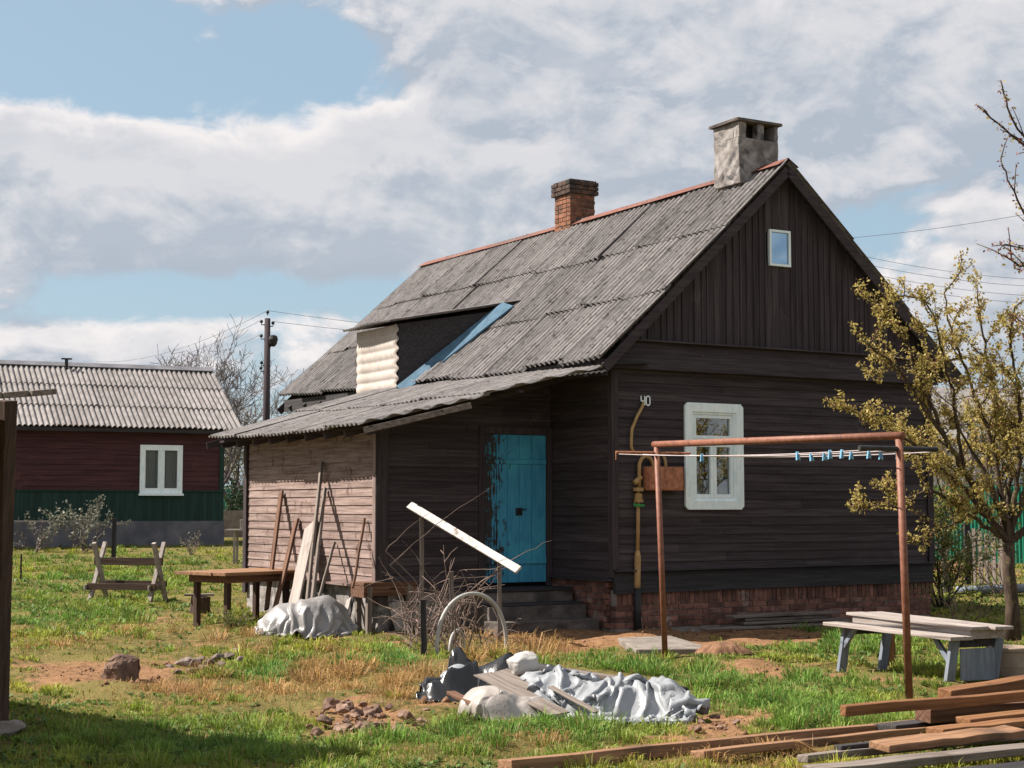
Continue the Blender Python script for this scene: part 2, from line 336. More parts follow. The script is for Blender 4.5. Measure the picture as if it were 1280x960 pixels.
def corr(mb, P, N, ulen, vlen, nsheet, nrow, wl, amp, vcut=None, per=7, lap=.13, jit=1.0, nv=5):
    """corrugated sheets laid in rows; v runs from the ridge down; P(u,v) on the plane, N its normal"""
    N = Vector(N); sw = ulen/nsheet; sl = vlen/nrow
    for r in reversed(range(nrow)):
        for i in range(nsheet):
            ua, ub = i*sw-.02, (i+1)*sw+wl*.55
            ub = min(ub, ulen)
            va, vb = max(0, r*sl-lap*.5), (r+1)*sl+lap*.5+random.uniform(-.03,.03)*jit
            if r == nrow-1: vb = vlen+random.uniform(-.035,.03)*jit
            lift = .012*(i % 2)+random.uniform(0,.008)*jit+(nrow-1-r)*.010
            tw = random.uniform(-.012,.012)*jit; cup = random.uniform(0,.016)*jit
            n = max(4, int((ub-ua)/wl*per)); vs = []; b = len(mb.v); ncol = 0
            for k in range(n+1):
                u = ua+(ub-ua)*k/n; top, bot = va, vb
                if vcut: bot = min(bot, vcut(u)+random.uniform(-.006,.006))
                if bot-top < .03: continue
                h = amp*math.cos(2*math.pi*u/wl)
                for q in range(nv+1):
                    t = q/nv; v = top+(bot-top)*t
                    rel = (v-va)/max(.01, vb-va)
                    mb.v.append(tuple(Vector(P(u, v))+N*(h+lift+.016*rel+tw*(k/n-.5)*2*rel+cup*(2*k/n-1)**2*rel)))
                ncol += 1
            for k in range(ncol-1):
                for q in range(nv):
                    o = b+k*(nv+1)+q; mb.f.append((o, o+1, o+nv+2, o+nv+1))

# ------------------------------------------------------------------ THE HOUSE
W, LEN, ZR, ZE, OE, OG = 5.584, 10.53, 6.40, 3.484, .325, .2526
house = thing('wooden_house', 'dark brown plank house with blue door, two chimneys, a lean-to and corrugated grey roof', 'house', C0, TH)
LX, LY0, LY1 = -2.67, 1.53, 6.18          # the lean-to: outer wall plane, near and far wall
SL = (ZR-ZE)/(W/2+OE)
def rz(x): return ZR-abs(x-W/2)*SL*(1 if x < W/2 else (W/2+OE)/(W/2+OE+.18))
winA, winB = ply(853,503,0), ply(927,637,0); WX0, WX1, WZ0, WZ1 = winA.x, winB.x, winB.z, winA.z
front = lambda u, z, d: (u, -d, z)
mb = MB(); board_wall(mb, front, .02, W-.02, .78, 3.46, opens=[(WX0+.14, WX1-.14, WZ0+.15, WZ1-.14)])
mb.build('wall', M['darkx'], house)
left = lambda u, z, d: (-d, u, z)
mb = MB(); board_wall(mb, left, .02, LY0, .68, 3.44); board_wall(mb, left, LY0, LEN, 2.4, 3.44); board_wall(mb, left, LY1, LEN, .6, 2.4)
mb.build('wall', M['darky'], house)
mb = MB(); board_wall(mb, lambda u,z,d: (W+d, u, z), .02, LEN-.02, .6, 3.44); mb.build('wall', M['darky'], house)
mb = MB(); board_wall(mb, lambda u,z,d: (u, LEN+d, z), .02, W-.02, .6, 6.3, lim=lambda za,zb,a,b: (max(a, W/2-(ZR-.12-zb)/SL), min(b, W/2+(ZR-.12-zb)/SL))); mb.build('wall', M['darkx'], house)
# gable of vertical boards
mb = MB(); x = -.12
aw = (ply(958,287,.0), ply(985,335,.0)); AX0, AX1, AZ0, AZ1 = aw[0].x, aw[1].x, aw[1].z, aw[0].z
while x < W+.12:
    w = random.uniform(.095,.125); x2 = min(x+w, W+.12)
    def slab(z0a, z0b, z1a, z1b, d):
        mb.hexa([(x+.002,-d,z0a),(x2-.002,-d,z0b),(x2-.002,.02,z0b),(x+.002,.02,z0a),(x+.002,-d,z1a),(x2-.002,-d,z1b),(x2-.002,.02,z1b),(x+.002,.02,z1a)])
    d = .03+random.uniform(0,.012); ta, tb = rz(x)-.03, rz(x2)-.03
    if ta > 3.78 and tb > 3.78:
        if x2 > AX0+.05 and x < AX1-.05:
            slab(3.74,3.74,AZ0+.05,AZ0+.05,d); slab(AZ1-.05,AZ1-.05,ta,tb,d)
        else: slab(3.74,3.74,ta,tb,d)
        if random.random() < .8:      # cover strip over the joint
            xs, x, x2s = x, x2-.014, x2; x2 = x2+.014
            if not (x2 > AX0 and x < AX1): slab(3.75,3.75,rz(x)-.04,rz(x2)-.04,d+.018)
            x, x2 = xs, x2s
    x = x2
mb.build('gable', M['darkz'], house)
# skirt band between wall and gable
mb = MB()
mb.hexa([(-.12,-.15,3.42),(W+.12,-.15,3.42),(W+.12,.01,3.42),(-.12,.01,3.42),(.12,-.075,3.79),(W-.12,-.075,3.79),(W-.12,.01,3.80),(.12,.01,3.80)])
mb.beam((.14,-.115,3.80),(W-.14,-.115,3.80),.11,.022)
mb.build('skirt_board', M['darkx'], house, bevel=.004)
# lower drip skirt
mb = MB(); mb.hexa([(-.03,-.075,.49),(W+.03,-.075,.52),(W+.03,.0,.52),(-.03,.0,.49),(-.03,-.04,.765),(W+.03,-.04,.785),(W+.03,.0,.785),(-.03,0,.765)])
mb.beam((-.04,-.05,.785),(W+.04,-.05,.80),.11,.022); mb.beam((-.05,0,.665),(-.05,LY0,.665),.1,.03)
mb.build('drip_board', M['blackx'], house, bevel=.003)
for cx, cy in ((0,0),(W,0)):
    mb = MB(); sx = -1 if cx == 0 else 1
    mb.box(cx-.055+sx*.02, cx+.055+sx*.02, -.05, -.03, .8, 3.42); mb.box(cx+(-.052 if sx<0 else .03), cx+(-.03 if sx<0 else .052), -.031, .075, .7, 3.42)
    mb.build('corner_board', M['darkz'], house, bevel=.003)
# roof
LSL = math.hypot(ZR-ZE, W/2+OE); ULEN = LEN+OG+.25
def roofL(u, v):
    t = v/LSL; y = -OG+u; e = sstep(u/ULEN)*.13
    sag = -.05*math.sin(math.pi*t)*math.sin(math.pi*u/ULEN)
    return (W/2-(W/2+OE)*t, y, ZR+.02-(ZR-ZE-e)*t+sag-.03*math.sin(math.pi*u/ULEN))
def roofR(u, v):
    p = roofL(u, v); return (W-p[0]+.18*v/LSL, p[1], p[2])
n = Vector((-SL,0,1)).normalized()
mb = MB(); corr(mb, roofL, n, ULEN, LSL, 11, 3, .13, .031, jit=2.2); mb.build('roof', M['roof'], house, solid=.008)
mb = MB(); corr(mb, roofR, Vector((SL,0,1)).normalized(), ULEN, LSL, 11, 3, .13, .021, per=6); mb.build('roof', M['roof'], house, solid=.008)
for s in (1,-1):
    for yy in (-OG+.012, LEN+.22):
        mb = MB()
        a = Vector((W/2, yy, ZR-.07)); b = Vector((W/2-s*(W/2+OE-.02)+(.18 if s < 0 else 0), yy, ZE-.065))
        mb.beam(a+Vector((0,0,-.02)), b+Vector((0,0,-.02)), .024, .13, up=(s*SL,0,1))
        mb.build('bargeboard', M['darkx'], house, bevel=.003)
mb = MB()      # soffit boards and rafter feet under the eaves
for i in range(16):
    y = .1+i*.68
    mb.beam((.35,y,rz(.35)-.12),(-OE+.05,y,rz(-OE+.05)-.1),.06,.09)
mb.beam((-.17,-.12,ZE-.02),(.42,-.12,ZE+.02),.24,.025)
mb.build('rafter', M['blackx'], house)
mb = MB(); mb.beam((-.24,-.2,3.42),(-.24,LEN+.1,3.50),.02,.22,up=(0,0,1)); mb.build('gap_board', M['blacky'], house)  # added to block sunlight leaking through the gap above the lean-to roof
mb = MB(); y = -OG
for k in range(7):
    L = 1.65; a = 2
    y2 = min(y+L, LEN+.22); zz = ZR+.085-.03*math.sin(math.pi*(y+OG)/ULEN)+random.uniform(-.006,.006); zz2 = ZR+.085-.03*math.sin(math.pi*(y2+OG)/ULEN)
    if y2-y > .1:
        for s in (-1, 1):
            mb.add([(W/2,y,zz),(W/2,y2+.04,zz2),(W/2+s*.19,y2+.04,zz2-.115),(W/2+s*.19,y,zz-.115)], [(0,1,2,3) if s>0 else (3,2,1,0)])
    y = y2
mb.build('ridge_cap', M['ridge'], house, solid=.004)
# plastered chimney with smoke openings
ch = MB(); cx0, cx1, cy0, cy1 = 2.39, 3.10, .33, .92
ch.box(cx0+.05, cx1-.05, cy0+.05, cy1-.05, 5.55, 6.2)
def rough_box(m, x0,x1,y0,y1,z0,z1,j=.012,seg=5):
    b = len(m.v); pts = [(x0,y0),(x1,y0),(x1,y1),(x0,y1)]; ring = []
    for i in range(4):
        p, q = pts[i], pts[(i+1)%4]
        for k in range(seg): ring.append((p[0]+(q[0]-p[0])*k/seg, p[1]+(q[1]-p[1])*k/seg))
    for lv in range(seg+1):
        z = z0+(z1-z0)*lv/seg
        for (a, c) in ring: m.v.append((a+random.uniform(-j,j), c+random.uniform(-j,j), z))
    nn = len(ring)
    for lv in range(seg):
        for k in range(nn): m.f.append((b+lv*nn+k, b+lv*nn+(k+1)%nn, b+(lv+1)*nn+(k+1)%nn, b+(lv+1)*nn+k))
    m.f.append(tuple(b+k for k in range(nn))[::-1]); e = b+seg*nn; m.f.append(tuple(e+k for k in range(nn)))
rough_box(ch, cx0, cx1, cy0, cy1, 6.2, 6.86)
for (a, b_) in ((cx0, cx0+.13), (cx0+.34, cx0+.46), (cx1-.06, cx1)): rough_box(ch, a, b_, cy0, cy0+.13, 6.86, 7.09, .006, 3)
rough_box(ch, cx0, cx0+.13, cy0+.13, cy1, 6.86, 7.09, .008, 3); rough_box(ch, cx0+.13, cx1, cy1-.12, cy1, 6.86, 7.09, .008, 3); rough_box(ch, cx1-.06, cx1, cy0+.13, cy1-.12, 6.86, 7.09, .005, 2)
chim = ch.build('chimney', M['plaster'], house, bevel=.01)
mb = MB(); mb.box(cx0+.14,cx1-.07,cy0+.20,cy1-.13,6.8,7.08); mb.build('dark_infill', M['blackz'], chim)  # black block put in to give the smoke openings their inner shade
cp = MB(); rough_box(cp, cx0-.05, cx1+.05, cy0-.05, cy1+.05, 7.09, 7.125, .006, 4)
b = len(cp.v); cp.add([(cx0-.05,cy0-.05,7.127),(cx1+.05,cy0-.05,7.127),(cx1+.05,cy1+.05,7.127),(cx0-.05,cy1+.05,7.127),(cx0+.12,cy0+.2,7.20),(cx1-.25,cy0+.25,7.205),(cx1-.25,cy1-.2,7.20),(cx0+.12,cy1-.2,7.20)], [(0,1,5,4),(1,2,6,5),(2,3,7,6),(3,0,4,7),(4,5,6,7)])
cp.build('chimney_cap', M['oldstep'], chim, bevel=.006)
# brick chimney
def roofhit(px, py):
    o, d = rl(px, py); a = o.z-ZR-SL*(o.x-W/2); bb = d.z-SL*d.x; return o-d*(a/bb)
def bricks(mb, x0,x1,y0,y1,z0,z1,L=.25,H=.075,T=.12,g=.01):
    z = z0; r = 0
    while z < z1-.02:
        for (ax, fx, lo, hi) in (('x', y0, x0, x1), ('x', y1-T, x0, x1), ('y', x0, y0+T+g, y1-T-g), ('y', x1-T, y0+T+g, y1-T-g)):
            u = lo-(L/2 if r % 2 else 0)
            while u < hi-.01:
                a, b = max(u, lo), min(u+L-g, hi); u += L
                if b-a < .03: continue
                j = [random.uniform(-.006,.006) for _ in range(4)]
                if ax == 'x': mb.box(a, b, fx+j[0], fx+T+j[0], z+j[1]*.3, z+H-g+j[1]*.3)
                else: mb.box(fx+j[0], fx+T+j[0], a, b, z+j[1]*.3, z+H-g+j[1]*.3)
        z += H; r += 1
rb = roofhit(713, 291); bx, by = rb.x, rb.y
mb = MB(); bricks(mb, bx, bx+.50, by, by+.50, rb.z-.15, 6.89); bc = mb.build('chimney', M['brick'], house, bevel=.006)
mb = MB(); mb.box(bx+.012, bx+.488, by+.012, by+.488, rb.z-.2, 6.89); mb.build('mortar', M['mortar'], bc)
mb = MB(); bricks(mb, bx-.045, bx+.545, by-.045, by+.545, 6.89, 7.07); bricks(mb, bx-.015, bx+.515, by-.015, by+.515, 7.07, 7.145); mb.box(bx+.03,bx+.46,by+.03,by+.46,6.87,7.11); mb.build('chimney_crown', M['sooty_brick'], bc, bevel=.006)
# foundation
mb = MB(); u = .02
while u < W: mb.box(u, u+.065, -.03+random.uniform(-.006,.006), .1, .335, .335+.20); u += .078
z = .34-.075
for r in range(4):
    u = -.1 if r % 2 else 0
    while u < W: mb.box(max(0,u), min(W,u+.24), -.03+random.uniform(-.008,.008), .1, z, z+.066); u += .25
    z -= .075
u = .0
for r in range(8):
    u = -.1 if r % 2 else 0
    while u < LY0: mb.box(-.03+random.uniform(-.008,.008), .1, max(.11,u), min(LY0-.02,u+.24), .04+r*.075, .04+r*.075+.066); u += .25
fd = mb.build('foundation', M['found_brick'], house, bevel=.006)
mb = MB(); mb.box(.01, W-.01, -.015, .2, -.1, .53); mb.box(-.015,.2,.2,LY0,-.1,.66); mb.box(W-.2,W+.02,.2,LEN,-.1,.66); mb.box(.2,W-.2,LEN-.2,LEN+.02,-.1,.66)
mb.build('mortar', M['mortar'], fd)
# window
def casing(mb, P, x0,x1,z0,z1,w,t,cut=0):
    mb.hexa([P(x0,z0,0),P(x0+w,z0+0,0),P(x0+w,z0,t),P(x0,z0,t),P(x0,z1,0),P(x0+w,z1,0),P(x0+w,z1,t),P(x0,z1,t)])
    mb.hexa([P(x1-w,z0,0),P(x1,z0,0),P(x1,z0,t),P(x1-w,z0,t),P(x1-w,z1,0),P(x1,z1,0),P(x1,z1,t),P(x1-w,z1,t)])
    e = .001
    mb.hexa([P(x0+w+e,z1-w,0),P(x1-w-e,z1-w,0),P(x1-w-e,z1-w,t),P(x0+w+e,z1-w,t),P(x0+w+e,z1,0),P(x1-w-e,z1,0),P(x1-w-e,z1,t),P(x0+w+e,z1,t)])
    mb.hexa([P(x0+w+e,z0,0),P(x1-w-e,z0,0),P(x1-w-e,z0,t),P(x0+w+e,z0,t),P(x0+w+e,z0+w,0),P(x1-w-e,z0+w,0),P(x1-w-e,z0+w,t),P(x0+w+e,z0+w,t)])
def chamfer_frame(x0,x1,z0,z1,w,c,ya,yb):
    m = MB(); outer = [(x0+c,z0),(x1-c,z0),(x1,z0+c),(x1,z1-c),(x1-c,z1),(x0+c,z1),(x0,z1-c),(x0,z0+c)]
    i0,i1,j0,j1 = x0+w,x1-w,z0+w,z1-w; inner = [(i0+c*.1,j0),(i1-c*.1,j0),(i1,j0+c*.1),(i1,j1-c*.1),(i1-c*.1,j1),(i0+c*.1,j1),(i0,j1-c*.1),(i0,j0+c*.1)]
    vs = [(a,ya,b) for a,b in outer]+[(a,ya,b) for a,b in inner]+[(a,yb,b) for a,b in outer]+[(a,yb,b) for a,b in inner]; fs = []
    for k in range(8):
        q = (k+1)%8; fs += [(k,q,8+q,8+k),(16+q,16+k,24+k,24+q),(q,k,16+k,16+q),(8+k,8+q,24+q,24+k)]
    m.add(vs, fs); return m
win = chamfer_frame(WX0,WX1,WZ0,WZ1,.122,.045,-.062,-.024).build('window', M['white'], house, bevel=.004)
ix0,ix1,iz0,iz1 = WX0+.112,WX1-.112,WZ0+.112,WZ1-.112; zt = iz1-.40; xm = (ix0+ix1)/2
mb = MB(); Pf = lambda u,z,t: (u,-t,z)
def fr(x0,x1,z0,z1,w,ya,yb):
    mb.box(x0,x0+w,ya,yb,z0,z1); mb.box(x1-w,x1,ya,yb,z0,z1); mb.box(x0+w+.001,x1-w-.001,ya,yb,z0,z0+w); mb.box(x0+w+.001,x1-w-.001,ya,yb,z1-w,z1)
fr(ix0,ix1,iz0,iz1,.045,-.040,.05)
fr(ix0+.047,ix1-.047,zt+.03,iz1-.047,.045,-.030,.03)
fr(ix0+.047,xm-.002,iz0+.047,zt-.03,.048,-.030,.03); fr(xm+.002,ix1-.047,iz0+.047,zt-.03,.048,-.030,.03)
mb.box(ix0+.047,ix1-.047,-.036,.04,zt-.027,zt+.027)
mb.build('sash', M['white'], win, bevel=.003)
mb = MB(); mb.box(ix0+.06,ix1-.06,.004,.008,iz0+.06,iz1-.06); mb.build('pane', M['glass'], win)
def curtain(mb, x0,x1,z0,z1,y,n=40,a=.018):
    b = len(mb.v)
    for k in range(n+1):
        x = x0+(x1-x0)*k/n; yy = y+a*math.sin(k*1.3)
        mb.v += [(x,yy,z0),(x,yy,z1)]
    for k in range(n): mb.f.append((b+2*k,b+2*k+2,b+2*k+3,b+2*k+1))
mb = MB(); curtain(mb, ix0, ix0+.22, iz0, iz1, .16, 14); curtain(mb, ix1-.14, ix1, iz0, iz1, .16, 10); curtain(mb, ix0, ix1, iz0, iz0+.28, .21, 34); mb.build('curtain', M['curtain'], win)
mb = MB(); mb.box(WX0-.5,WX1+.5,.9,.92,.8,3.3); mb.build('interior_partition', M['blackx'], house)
# attic window
mb = MB(); fr(AX0,AX1,AZ0,AZ1,.034,-.07,-.02); at = mb.build('window', M['white'], house, bevel=.003)
mb = MB(); mb.box(AX0+.04,AX1-.04,-.045,-.040,AZ0+.04,AZ1-.04); mb.build('pane', M['attic_glass'], at)
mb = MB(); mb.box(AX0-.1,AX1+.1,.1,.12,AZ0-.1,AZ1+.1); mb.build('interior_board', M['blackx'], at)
# house number 40 in thin white strokes
a, b = ply(799.5,495,0), ply(810.5,507,0); y = -.034
def stroke(mb, pts, w=.016):
    for p, q in zip(pts, pts[1:]): mb.beam((p[0], y, p[1]), (q[0], y, q[1]), .006, w, up=(p[1]-q[1],0,q[0]-p[0]))
zz0, zz1 = b.z, a.z; xa = a.x; wd = (b.x-a.x)*.42; xb = b.x-wd
mb = MB(); stroke(mb, [(xa,zz1),(xa,zz0+.055),(xa+wd,zz0+.055)]); stroke(mb, [(xa+wd,zz1),(xa+wd,zz0)])
hn = bpy.data.objects.new('house_number', None); COL.objects.link(hn); hn.parent = house
mb.build('digit', M['white'], hn)
mb = MB(); stroke(mb, [(xb,zz0+.02),(xb,zz1-.02),(xb+.02,zz1),(b.x-.02,zz1),(b.x,zz1-.02),(b.x,zz0+.02),(b.x-.02,zz0),(xb+.02,zz0),(xb,zz0+.02)]); mb.build('digit', M['white'], hn)
# gas pipe, valve, rusty box
P = lambda px, py, d=-.07: ply(px, py, d)
mb = MB(); mb.tube([P(804,503,-.02),P(803,508),P(797,519),P(790,536),P(789,548),P(789,558),P(791,564),P(795,567,-.02)], .022, 8)
mb.tube([P(799,612),P(799,592),P(799,580),P(802,573),P(807,570),P(813,573),P(816,580),P(816,592)], .026, 8)
mb.tube([P(829,570,-.02),P(831,574),P(832,580),P(832,592)], .022, 8)
mb.tube([P(798,612),P(797,690)], .026, 10); mb.tube([P(797,688),P(797,695),P(796.5,730),P(796.5,736)], [.026,.045,.045,.04], 10)
mb.build('gas_pipe', M['ochre'], house, smooth=True)
mb = MB(); mb.tube([P(796.5,735),P(797,790)], .05, 10); mb.build('pipe_sleeve', M['black_metal'], house, smooth=True)
mb = MB(); mb.tube([P(798,609.5),P(798,614)], .07, 12); mb.tube([P(798,617),P(798,624)], .052, 10); mb.tube([P(798,624),P(798,628)], .065, 8); mb.tube([P(793,604),P(801,596)], .035, 8); vv = mb.build('valve', M['ochre'], house)
mb = MB(); mb.tube([P(793,630,-.1),P(793,632,-.12),P(805,632,-.12)], .018, 6); mb.build('valve_tag', M['greenclip'], vv)
q0, q1 = P(803,613,-.03), P(845,584,-.03)
mb = MB(); mb.box(q0.x, q1.x, -.20, -.03, q0.z, q1.z); bxo = mb.build('meter_box', M['rust'], house, bevel=.008)
mb = MB(); mb.box(q0.x+.02, q1.x-.02, -.208, -.201, q0.z+.02, q1.z-.02); mb.build('meter_box_door', M['rust'], bxo, bevel=.002)

# ---- lean-to
LZT, LZB = 3.40, 2.62
def ltz(x): return LZB+(LZT-LZB)*(x+3.15)/(2.85)
dwall = lambda u, z, d: (u, LY0-d, z)
DX0, DX1, DZ0, DZ1 = -1.09, -.10, .59, 2.60
mb = MB(); board_wall(mb, dwall, LX+.02, -.03, .5, 3.3, opens=[(DX0-.03, DX1+.02, DZ0-.02, DZ1+.02)], lim=lambda za,zb,a,b: (max(a, -3.15+(zb-LZB+.06)/(LZT-LZB)*2.85), b)); mb.build('wall', M['darkx'], house)
swall = lambda u, z, d: (LX-d, u, z)
mb = MB(); board_wall(mb, swall, LY0+.02, LY1-.02, .60, 2.70, bh=.116); mb.build('wall', M['fadedy'], house)
mb = MB(); board_wall(mb, lambda u,z,d: (u, LY1+d, z), LX+.02, -.03, .4, 2.7); mb.build('wall', M['darkx'], house)
mb = MB()
mb.box(LX-.055,LX-.032,LY0-.03,LY0+.06,.35,2.66); mb.build('corner_board', M['fadedz'], house, bevel=.003)
mb = MB(); mb.box(LX-.053,LX+.13,LY0-.052,LY0-.032,.35,2.66); mb.build('corner_board', M['darkz'], house, bevel=.003)  # dark front beside the light side: sunlit and shaded faces set by colour
mb = MB(); mb.box(LX-.055,LX-.032,LY1-.08,LY1+.04,.3,2.66); mb.box(LX-.053,LX+.08,LY1+.03,LY1+.05,.3,2.66); mb.build('corner_board', M['darkz'], house, bevel=.003)
mb = MB(); mb.box(LX-.10,LX+.0,LY0-.02,LY1+.02,.565,.595); mb.build('drip_board', M['fadedy'], house, bevel=.004)
mb = MB(); rough_box(mb, LX+.01, LX+.2, LY0, LY1, -.1, .56, .008, 8); rough_box(mb, LX+.2, -.02, LY0+.005, LY0+.2, -.1, .50, .008, 6); rough_box(mb, LX+.2, -.02, LY1-.2, LY1, -.1, .50, .008, 6); mb.build('foundation', M['plaster'], house)
# its roof
near = [(-.30,-.25),(-1.95,.35),(-3.2,.98)]
U0 = -.25; LU = 6.48-U0
VL = math.hypot(2.85, LZT-LZB)
def lt(u, v):
    t = v/VL; y = U0+u
    wav = .025*math.sin(u*1.1+.5)*t
    return (-.30-2.85*t, y, LZT-(LZT-LZB)*t+wav+.02*(u/LU)*t+.13*(u/LU)*(1-t))
def ltcut(u):
    y = U0+u
    for (xa_, ya_), (xb_, yb_) in zip(near, near[1:]):
        if y <= yb_: 
            k = (y-ya_)/(yb_-ya_); x = xa_+(xb_-xa_)*k; return (-.30-x)/2.85*VL
    return 99
mb = MB(); corr(mb, lt, Vector((-(LZT-LZB)/2.85,0,1)).normalized(), LU, VL+.06, 6, 2, .13, .020, vcut=ltcut, jit=1.6); mb.build('lean_to_roof', M['roof'], house, solid=.008)
mb = MB(); mb.beam((-1.95,.33,ltz(-1.95)-.055),(-3.16,.93,ltz(-3.16)-.045),.022,.075); mb.build('fascia_board', M['greyx'], house, bevel=.003)
mb = MB(); mb.beam((-3.17,LY1+.48,ltz(-3.16)-.05),(-.4,LY1+.48,ltz(-.4)-.05),.022,.10); mb.build('fascia_board', M['darkx'], house, bevel=.003)
mb = MB()
for i in range(9):
    yy = 1.1+i*.65
    mb.beam((-3.05,yy,ltz(-3.05)-.09),(-.1,yy,ltz(-.1)-.09),.05,.09)
for xx in (-2.95,-2.2,-1.3,-.5):
    ya = np.interp(xx, [-3.15,-1.95,-.3], [1.0,.42,-.18]); mb.beam((xx,float(ya),ltz(xx)-.04),(xx,6.6,ltz(xx)-.04),.06,.03)
mb.build('rafter', M['darkx'], house)
# door
mb = MB(); xs = [DX0+.0, DX0+.20, DX0+.37, DX0+.56, DX0+.76, DX1]
for a, b in zip(xs, xs[1:]): mb.box(a+.003, b-.003, LY0+.005, LY0+.035, DZ0, DZ1)
for (za, zb) in ((2.20,2.26),(DZ0+.25,DZ0+.33)): mb.box(DX0+.01, DX1-.01, LY0-.022, LY0+.004, za, zb)
door = mb.build('door', M['door'], house, bevel=.004)
mb = MB(); mb.box(DX0+.50,DX0+.60,LY0-.012,LY0+.003,1.50,1.60); mb.tube([(DX0+.55,LY0-.01,1.55),(DX0+.55,LY0-.05,1.55)], .014, 8); mb.box(DX0+.56,DX0+.66,LY0-.02,LY0-.002,1.575,1.59); mb.build('door_latch', M['black_metal'], door)
mb = MB(); mb.box(DX0-.09,DX0-.003,LY0-.035,LY0+.05,DZ0-.05,DZ1+.10); mb.box(DX1+.003,DX1+.08,LY0-.035,LY0+.05,DZ0-.05,DZ1+.10); mb.box(DX0-.001,DX1+.001,LY0-.035,LY0+.05,DZ1+.005,DZ1+.10); mb.build('door_frame', M['darkz'], house, bevel=.003)
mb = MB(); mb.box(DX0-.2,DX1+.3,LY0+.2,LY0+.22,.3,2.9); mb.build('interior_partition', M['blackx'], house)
# steps
mb = MB(); rough_box(mb, -1.45,-.05,.92,LY0-.03,-.1,.50,.01,4); rough_box(mb, -1.55,-.06,.58,.915,-.1,.33,.012,4); rough_box(mb, -1.62,-.1,.22,.575,-.1,.16,.012,4)
mb.build('steps', M['oldstep'], house, bevel=.01)
mb = MB(); mb.box(-1.4,-.08,.90,LY0-.06,.503,.54); mb.box(-1.5,-.1,.60,.9,.333,.365); mb.build('step_board', M['blackx'], house, bevel=.004)

# ---- dormer
dfx = -.45
A0, A1 = plx(498,498,dfx), plx(498,407,dfx); B0, B1 = plx(447,496,dfx), plx(447,414,dfx)
apex = roofhit(640,386)
dorm = bpy.data.objects.new('dormer', None); COL.objects.link(dorm); dorm.parent = house
yN, yF = A0.y, B0.y; zb, ztop = 3.32, (A1.z+B1.z)/2
mb = MB(); n = 64; Z = [zb-.1+(ztop-zb+.1)*i/n for i in range(n+1)]; b = 0
cols = 9
for i, z in enumerate(Z):
    for k in range(cols):
        t = k/(cols-1); hh = (.023*abs(math.sin(math.pi*(z-zb)/.165))**.8-.012)*(1 if z < ztop-.14 else .1)
        mb.v.append((dfx-.02-hh+ (0.03*math.sin(t*3)), yN+(yF-yN)*t-.03*(k==0)*math.sin(z*40), z))
for i in range(n):
    for k in range(cols-1): mb.f.append((i*cols+k, (i+1)*cols+k, (i+1)*cols+k+1, i*cols+k+1))
mb.build('front_sheet', M['dormer_front'], dorm, solid=.006, smooth=True)
def cheek(y0, y1):
    m = MB(); fx, fz = apex.x, apex.z
    a = Vector((dfx, y0, 3.2)); b_ = Vector((dfx, y0, ztop)); c_ = Vector((fx, y1, fz)); d_ = Vector((fx, y1, fz-.35)); e_ = Vector((.2,y0+(y1-y0)*.4,3.5))
    off = Vector((0,.05,0)); pts = [a, b_, c_, d_, e_]; N_ = len(pts)
    m.add(pts+[p+off for p in pts], [tuple(range(N_)), tuple(range(N_, 2*N_))[::-1]]+[(i, i+N_, (i+1)%N_+N_, (i+1)%N_) for i in range(N_)]); return m
ya = apex.y
cheek(yN, ya).build('cheek', M['blackx'], dorm); cheek(yF, yF-.3).build('cheek', M['blackx'], dorm)
DV = (apex.x+.1)-(dfx-.22); dsl = (apex.z+.05-ztop)/(apex.x-dfx)
def dr(u, v):
    t = v/DV; x = apex.x+.1-DV*t; yn = ya-.1+(yN-.16-(ya-.1))*t; yf = yF+.12
    return (x, yn+(yf-yn)*u/2.6, ztop+.045+dsl*(x-dfx)+.015*math.sin(u*2))
mb = MB(); corr(mb, dr, (0,0,1), 2.6, DV, 2, 1, .13, .018); mb.build('dormer_roof', M['roof'], dorm, solid=.008)
mb = MB(); f0 = roofhit(503,494); f1 = roofhit(634,391)
nrm = Vector((-SL,0,1)).normalized(); f0 += nrm*.05; f1 += nrm*.05
def strip(m, p, q, w0, w1, up):
    d = (q-p).normalized(); side = Vector((0,-1,.0)); m.hexa([p, q, q+side*w1, p+side*w0, p+up, q+up, q+side*w1+up*.2, p+side*w0+up*.2])
for k in range(3):
    p, q = f0.lerp(f1, k/3), f0.lerp(f1, (k+1)/3+.02); strip(mb, p+nrm*.004*k, q+nrm*.004*k, .22, .22, nrm*.13)
mb.build('flashing', M['blue_flash'], dorm, bevel=.004)

# ------------------------------------------------------------------ NEIGHBOUR HOUSE
NA = R(24); cN, sN = math.cos(NA), math.sin(NA)
Nc = D(277, 680, 46.0)                       # right front corner at the ground
nh = thing('neighbour_house', 'low maroon plank house with green plinth boards and pale corrugated roof beyond the garden', 'house', (Nc.x, Nc.y, Nc.z), NA)
ez = D(277,540,46).z-Nc.z; NL = 15.0; ND = 7.0; rzN = ez+1.95
fb = D(277,651,46).z-Nc.z; gb = D(277,615,46).z-Nc.z
nw = (D(175,556,44.5), D(227,616,45.2)); 
def nloc(p): d = p-Nc; return Vector((cN*d.x+sN*d.y, -sN*d.x+cN*d.y, d.z))
def nplane(px, py):
    r = ray(px, py); o = EYE-Nc; oy = -sN*o.x+cN*o.y; dy = -sN*r.x+cN*r.y; return nloc(EYE+r*(-oy/dy))
w0, w1 = nplane(175,556), nplane(227,617)
mb = MB(); board_wall(mb, lambda u,z,d:(u,-d,z), -NL, 0, gb, ez+.1, bh=.15, opens=[(w0.x+.16,w1.x-.16,w1.z+.18,w0.z-.16)], d1=.018); mb.build('wall', M['nbrx'], nh)
